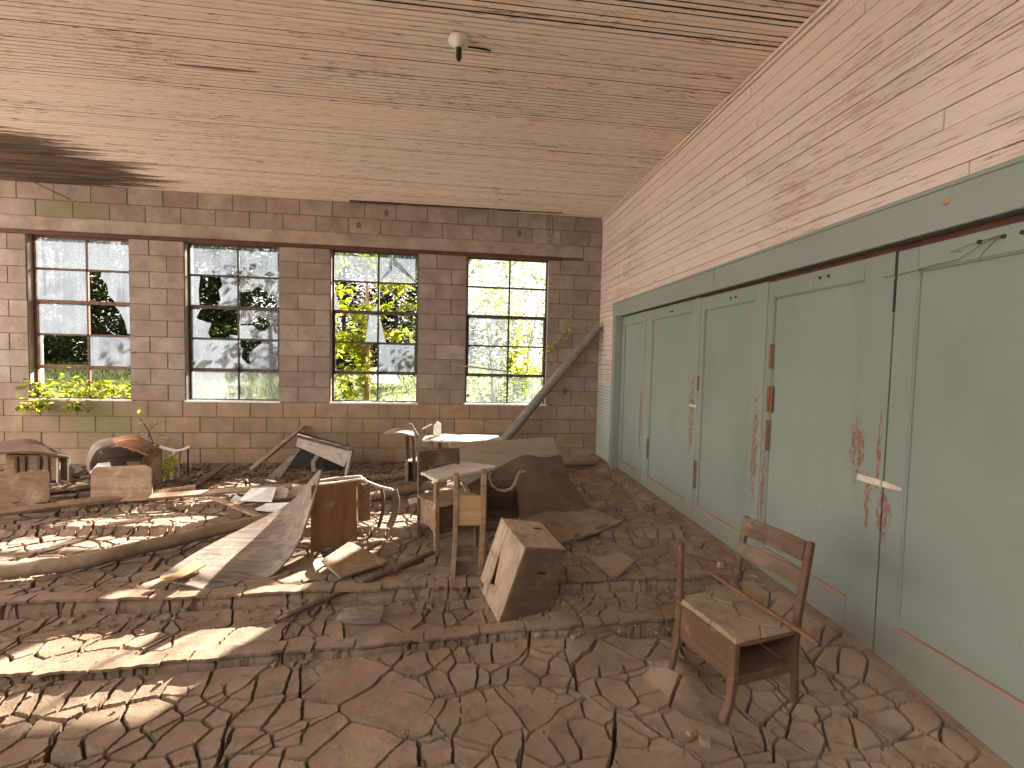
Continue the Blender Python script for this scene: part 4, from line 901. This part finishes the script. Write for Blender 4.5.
# ------------------------------------------------------------------ PLANTS
def leaves(name, m, pts, size, parent=None, seed=1, droop=.3, aspect=.5, flat=.0, rnd=None):
    """pts: list of (x,y,z); one folded leaf blade at each"""
    rg = np.random.default_rng(seed); P = np.array(pts, float); n = len(P)
    th = rg.uniform(0, 2*PI, n); el = rg.normal(-droop, .45, n)
    d = np.stack([np.cos(th)*np.cos(el), np.sin(th)*np.cos(el), np.sin(el)], 1)
    up = np.stack([rg.normal(0, .5, n), rg.normal(0, .5, n), np.ones(n)*(1+flat)], 1)
    s = np.cross(d, up); s /= np.linalg.norm(s, axis=1, keepdims=True)+1e-9; nn = np.cross(s, d)
    L = size*rg.uniform(.6, 1.3, n)[:, None]; W = L*aspect
    a = P; b = P+d*L*.45+s*W*.5+nn*L*.08; c = P+d*L; e = P+d*L*.45-s*W*.5+nn*L*.08; mdl = P+d*L*.5
    V = np.stack([a, b, c, e, mdl], 1).reshape(-1, 3)
    i = np.arange(n)*5
    T = np.stack([np.stack([i, i+1, i+4], 1), np.stack([i+1, i+2, i+4], 1), np.stack([i, i+4, i+3], 1), np.stack([i+4, i+2, i+3], 1)], 1).reshape(-1, 3)
    off = np.zeros(3); o = parent
    while o is not None: off += np.array(o.location); o = o.parent
    V = V-off
    me = bpy.data.meshes.new(name); me.vertices.add(len(V)); me.vertices.foreach_set('co', V.astype(np.float32).ravel())
    me.loops.add(T.size); me.loops.foreach_set('vertex_index', T.ravel().astype(np.int32)); me.polygons.add(len(T)); me.polygons.foreach_set('loop_start', np.arange(0, T.size, 3, dtype=np.int32))
    me.update(calc_edges=True); at = me.attributes.new('var', 'FLOAT', 'POINT'); at.data.foreach_set('value', np.repeat(rg.random(n), 5).astype(np.float32)); me.materials.append(m)
    ob = bpy.data.objects.new(name, me); col.objects.link(ob)
    if parent is not None: ob.parent = parent
    return ob
def blob(c, r, n, seed, shell=.55):
    rg = np.random.default_rng(seed); v = rg.normal(0, 1, (n, 3)); v /= np.linalg.norm(v, axis=1, keepdims=True)
    return (np.array(c)+v*np.array(r)*(shell+(1-shell)*rg.random((n, 1))**.6)).tolist()
rg = np.random.default_rng(5)
# vine spilling over the first sill
vn = thing('vine', (-4.45, 6.5, .74), 'green leafy vine spilling over the leftmost window sill', 'vine')
pts = []; stems = MB()
for q in range(22):
    x = rg.uniform(-5.15, -3.95); y0 = rg.uniform(6.38, 6.75); z0 = .76; L = rg.uniform(.05, .34)*(1.0 if q % 3 else 1.35)
    lean = rg.uniform(-.35, .1)
    st_ = [(x, 6.75, .5), (x, y0, z0), (x+lean*.4, y0-.08, z0+L*.6), (x+lean, y0-.12, z0+L*.7)]
    stems.tube(st_, .004, 5)
    for t in np.linspace(.2, 1, 26):
        f = t*3; i = min(int(f), 2); p = lv(st_[i], st_[i+1], f-i); pts.append((p.x+rg.normal(0, .05), p.y+rg.normal(0, .05), p.z+rg.normal(0, .045)))
for q in range(9):
    x = rg.uniform(-5.1, -4.3); st_ = [(x, 6.45, .77), (x-.05, 6.25, .72), (x-.12, 6.18, .66)]; stems.tube(st_, .003, 5)
    for t in np.linspace(.2, 1, 12): p = lv(st_[1], st_[2], t); pts.append((p.x+rg.normal(0, .05), p.y+rg.normal(0, .04), p.z+rg.normal(0, .03)))
for q in range(150): pts.append((rg.normal(-3.98, .05), rg.uniform(6.4, 6.5), rg.uniform(.8, 1.6)))
leaves('foliage', M_leaf, pts, .085, vn, 3); stems.build('stem', M_barkd, vn)
sg = thing('sprig', (-3.05, 5.3, 0), 'thin sprig with a few bright leaves growing by the overturned bent chair', 'plant')
st_ = [atY(165, 480, 5.2), atY(158, 455, 5.2), atY(148, 430, 5.2), atY(140, 418, 5.2)]; k = MB(); k.tube(st_, .005, 5); k.tube([st_[2], atY(158, 424, 5.2)], .003, 5); k.tube([st_[1], atY(168, 440, 5.15)], .003, 5); k.build('stem', M_leafm, sg)
pts = [atY(x_+R.uniform(-2, 2), y_+R.uniform(-2, 2), 5.15) for x_, y_ in ((138, 416), (144, 413), (147, 422), (136, 429), (150, 425), (154, 424), (157, 427), (143, 432), (160, 440), (164, 437), (158, 444), (166, 444), (152, 436), (146, 440), (163, 441), (160, 446), (168, 441))]+[atY(R.uniform(158, 172), R.uniform(455, 480), 5.0) for _ in range(46)]
leaves('foliage', M_leafs, [tuple(p) for p in pts], .085, sg, 9, .1)
sp = thing('sprig', (1.3, 6.4, 1.4), 'feathery green sprig reaching in at the right edge of the rightmost window', 'plant')
st_ = [(1.10, 6.42, 1.30), (1.25, 6.33, 1.45), (1.42, 6.28, 1.62), (1.62, 6.25, 1.92)]; k = MB(); k.tube(st_, .004, 5); k.build('stem', M_leafm, sp)
pts = []
for t in np.linspace(0, 1, 70):
    f = t*3; i = min(int(f), 2); p = lv(st_[i], st_[i+1], f-i); sp_ = .05*(1.3-t); pts.append((p.x+rg.normal(0, sp_), p.y-abs(rg.normal(0, .03)), p.z+rg.normal(0, sp_)))
leaves('foliage', M_leafs, pts, .06, sp, 10, .1)
# ------------------------------------------------------------------ OUTDOORS
def gz(x, y): return .16+.05*max(0, y-7)+.12*math.sin(x*.5)*.3
gx_ = np.linspace(-42, 26, 100); gy_ = np.linspace(6.56, 60, 80); GX, GY = np.meshgrid(gx_, gy_)
gr = grid_obj('ground', gx_, gy_, .16+.05*np.maximum(0, GY-7)*np.where(GY > 30, 30/GY, 1)+.036*np.sin(GX*.5)+.1*(fbm(GX*.6, GY*.6, 5)-.45), M_ground); struct(gr, 'overgrown lawn outside the windows')
gn = 15000; P = np.stack([rg.uniform(-24, 7, gn), rg.uniform(7, 24, gn)], 1)
leaves('grass', M_grass, [(x, y, gz(x, y)) for x, y in P], .22, None, 12, -1.1, .12); tag(bpy.data.objects['grass'], 'rough sunlit grass outside the windows', 'grass', kind='stuff')
lf = grid_obj('bounce_yard', np.linspace(-60, -6.35, 8), np.linspace(-3.2, 50, 8), np.full((8, 8), -.3), M_bounce); struct(lf, 'pale ground added beyond the open left end to bounce light inside')  # added reflector, throws sunlight up onto the ceiling
far = grid_obj('bounce_field', np.linspace(-60, 60, 8), np.linspace(-60, -3.05, 8), np.full((8, 8), -.35), M_bounce); struct(far, 'unseen pale ground behind the camera, added to bounce light inside')  # added behind the camera, pale so sun bounces up inside
def tree(x, y, h, r, n, m, size, seed, name, label, cat, group=None, trunk=M_barkd, tr=.12, low=.25, shell=.55):
    z = gz(x, y); t = thing(name, (x, y, z), label, cat, group); rr = np.random.default_rng(seed)
    k = MB(); k.tube([(x, y, z-.6), (x+rr.normal(0, .1), y, z+h*.35), (x+rr.normal(0, .2), y+rr.normal(0, .1), z+h*.85)], [tr, tr*.75, tr*.25], 9)
    for b in range(5):
        a = rr.uniform(0, 2*PI); zz = z+h*rr.uniform(.3, .7); k.tube([(x, y, zz), (x+math.cos(a)*r*.4, y+math.sin(a)*r*.4, zz+h*.1), (x+math.cos(a)*r*.8, y+math.sin(a)*r*.8, zz+h*.14)], [tr*.35, tr*.22, tr*.08], 6)
    k.build('trunk', trunk, t)
    pts = []; nb = 11
    for b in range(nb):
        f = b/(nb-1); a = rr.uniform(0, 2*PI); q = r*rr.uniform(.15, .75)
        pts += blob((x+math.cos(a)*q, y+math.sin(a)*q, z+h*(low+(.92-low)*f)), (r*.55, r*.55, h*.15), n//nb, seed*31+b, shell)
    leaves('foliage', m, pts, size, t, seed); return t
protos = []
spots = [(-21.5, 24, 10), (-18.4, 26, 11), (-15.6, 24, 9.5), (-13, 26.5, 11), (-10.4, 24.5, 10), (-8, 26, 10.5), (-5.6, 24, 9), (-3.2, 26, 10), (-24, 27, 11), (-1.2, 27.5, 7), (-17, 22.5, 6), (-12, 22.4, 6.5), (-7, 22.6, 6)]
for i, (x, y, h) in enumerate(spots):
    lab = 'dark leafy tree in the shaded woods beyond the broken windows'; grp = 'trees of the woods beyond the windows'
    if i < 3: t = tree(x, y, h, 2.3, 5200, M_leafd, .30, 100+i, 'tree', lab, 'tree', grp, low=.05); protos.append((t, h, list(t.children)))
    else:
        src, h0, kids = protos[i % 3]; t = src.copy(); col.objects.link(t); t.location = (x, y, gz(x, y)); t.scale = (1, 1, h/h0); t.rotation_euler = (0, 0, i*1.7)
        for ch_ in kids: c = ch_.copy(); col.objects.link(c); c.parent = t
# undergrowth at the wood's edge
for i, x in enumerate((-20.5, -17.3, -14.4, -11.3, -8.6, -6.1, -3.6)):
    y = 21.3+(i % 2)*.6; t = thing('shrub', (x, y, gz(x, y)), 'low dark shrub at the edge of the shaded woods', 'shrub', 'shrubs at the edge of the woods')
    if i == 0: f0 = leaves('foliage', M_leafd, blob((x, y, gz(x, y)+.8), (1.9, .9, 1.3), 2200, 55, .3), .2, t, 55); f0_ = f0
    else: c = f0_.copy(); col.objects.link(c); c.parent = t; t.rotation_euler = (0, 0, (i*2.1))
# sapling right outside the third window
x, y = -1.50, 8.1; z = gz(x, y)
sap = thing('sapling', (x, y, z), 'slim sapling with yellow-green leaves close outside the third window', 'tree'); k = MB()
k.tube([(x, y, z-.2), (x+.02, y, 1.1), (x+.03, y, 1.9), (x-.03, y+.05, 3.4)], [.05, .045, .035, .015], 9)
pts = []
for b in range(26):
    zz = rg.uniform(.75, 3.3); a = rg.uniform(0, 2*PI); L = rg.uniform(.25, .62)*(1 if zz < 2.6 else .8); e = (x+math.cos(a)*L-.12, y+math.sin(a)*L*.7, zz+rg.uniform(-.05, .2)); k.tube([(x, y, zz-.1), e], [.009, .003], 5)
    for t in range(34):
        f = rg.uniform(.25, 1.1); pts.append((x+(e[0]-x)*f+rg.normal(0, .07), y+(e[1]-y)*f+rg.normal(0, .07), zz+(e[2]-zz)*f+rg.normal(0, .07)))
for b in range(5):
    zz = (2.5, 2.2, 1.75, 2.65, 1.5)[b]; e = (x+rg.uniform(.6, 1.05), y-.1, zz+.05); k.tube([(x, y, zz-.15), e], [.009, .003], 5)
    for t in range(40): f = rg.uniform(.3, 1.1); pts.append((x+(e[0]-x)*f+rg.normal(0, .07), y+(e[1]-y)*f+rg.normal(0, .07), zz+(e[2]-zz)*f+rg.normal(0, .05)))
k.build('trunk', M_bark, sap); leaves('foliage', M_leaf, pts, .15, sap, 21, .35, .55)
# bushes outside the rightmost window and thin growth by the others
def bush(x, y, h, r, n, m, size, seed, label): return tree(x, y, h, r, n, m, size, seed, 'shrub', label, 'shrub', None, M_bark, .03, .1, .1)
bush(.75, 8.6, 2.5, .7, 1300, M_leaf, .13, 61, 'bright leafy shrub close outside the rightmost window')
bush(.1, 10.6, 3.9, .9, 1300, M_leafm, .14, 62, 'pale green shrub behind the bright one outside the rightmost window')
bush(1.75, 11.4, 3.7, .9, 1100, M_leafm, .14, 63, 'tall shrub right of the others outside the rightmost window')
bush(-2.55, 9.2, 3.0, .35, 260, M_leaf, .14, 64, 'thin bright shrub outside the right edge of the second window')
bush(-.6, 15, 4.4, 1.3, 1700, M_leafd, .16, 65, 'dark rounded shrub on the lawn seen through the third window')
# fallen pale tarp-like sheet on the lawn
k = MB(); k.sheet([[(-2.6, 13.6, .62), (-2.1, 13.6, .64), (-1.55, 13.6, .62)], [(-2.45, 13.8, 1.05), (-2.1, 13.85, 1.1), (-1.75, 13.8, 1.08)], [(-2.5, 14.4, .7), (-2.1, 14.4, 1.0), (-1.6, 14.4, .7)]], .02, 4); tag(k.build('pale_sheet', M_white, smooth=True), 'pale sheet lying on the lawn seen through the third window', 'sheet')
# ------------------------------------------------------------------ LIGHT
SUN_AZ, SUN_EL = math.radians(29), math.radians(29.5)
sv = Vector((math.sin(SUN_AZ)*math.cos(SUN_EL), math.cos(SUN_AZ)*math.cos(SUN_EL), math.sin(SUN_EL)))
sd = bpy.data.lights.new('sun', 'SUN'); sd.energy = 32; sd.angle = math.radians(.6); sd.color = (1, .93, .84)
so = bpy.data.objects.new('sun', sd); col.objects.link(so); so.rotation_euler = sv.to_track_quat('Z', 'Y').to_euler()
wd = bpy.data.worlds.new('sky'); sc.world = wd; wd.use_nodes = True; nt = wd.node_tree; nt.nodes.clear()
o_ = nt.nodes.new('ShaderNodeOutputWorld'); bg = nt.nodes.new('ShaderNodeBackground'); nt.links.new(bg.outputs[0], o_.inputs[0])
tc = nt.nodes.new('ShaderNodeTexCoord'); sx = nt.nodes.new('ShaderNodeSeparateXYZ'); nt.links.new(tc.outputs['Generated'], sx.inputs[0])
# hazy sky: pale at the horizon, bluer overhead, brightened out of view at left to light the room
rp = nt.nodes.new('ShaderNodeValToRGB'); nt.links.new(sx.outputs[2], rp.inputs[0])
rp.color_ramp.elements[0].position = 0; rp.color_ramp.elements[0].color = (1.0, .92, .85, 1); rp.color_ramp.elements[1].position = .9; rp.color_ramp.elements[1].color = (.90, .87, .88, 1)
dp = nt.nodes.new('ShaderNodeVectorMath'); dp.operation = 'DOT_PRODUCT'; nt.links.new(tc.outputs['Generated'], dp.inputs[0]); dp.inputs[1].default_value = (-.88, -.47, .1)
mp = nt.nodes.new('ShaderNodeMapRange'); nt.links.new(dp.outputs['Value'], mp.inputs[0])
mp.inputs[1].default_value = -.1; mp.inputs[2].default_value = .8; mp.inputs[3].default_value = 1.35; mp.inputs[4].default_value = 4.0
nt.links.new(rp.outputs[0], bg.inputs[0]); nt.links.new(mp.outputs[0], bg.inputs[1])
# ------------------------------------------------------------------ sub-parts : pieces that belong to one part of a thing
def base(o): return o.name.split('.')[0]
def sub(child, parent):
    for root in [o for o in bpy.data.objects if o.parent is None and o.type == 'EMPTY']:
        ps = [c for c in root.children if base(c) == parent]; cs = [c for c in root.children if base(c) == child]
        if ps:
            for i, c in enumerate(cs): c.parent = ps[min(i, len(ps)-1)]
sub('mud_cake', 'seat'); sub('bulb_stub', 'base'); sub('moulding', 'panel'); sub('mud_skirt', 'mud_layer'); sub('box_interior', 'box_frame'); sub('slat', 'side_panel')
for o in [o for o in bpy.data.objects if base(o) == 'hand_slot']:
    o.parent = [c for c in cr_.children if base(c) == ('front_side' if o.name == 'hand_slot' else 'top_board')][-1]
for nm, grp in (('seat_board', 'rounded seat boards on the left'), ('scrap_board', 'pale scrap boards in the debris'), ('desk_chair', 'school chair desks'), ('overturned_chair', 'overturned chairs'), ('overturned_desk', 'overturned desks'), ('plank', 'loose planks on the floor'), ('board', 'small loose boards')):
    for o in bpy.data.objects:
        if o.parent is None and base(o) == nm and 'category' in o: o['group'] = grp
# ------------------------------------------------------------------ view
vs = sc.view_settings; vs.view_transform = 'Standard'; vs.look = 'None'; vs.exposure = .70; vs.gamma = 1; vs.use_curve_mapping = False
sc.cycles.use_denoising = True; sc.cycles.max_bounces = 8; sc.cycles.diffuse_bounces = 5; sc.cycles.transparent_max_bounces = 12
sc.cycles.sample_clamp_indirect = 8
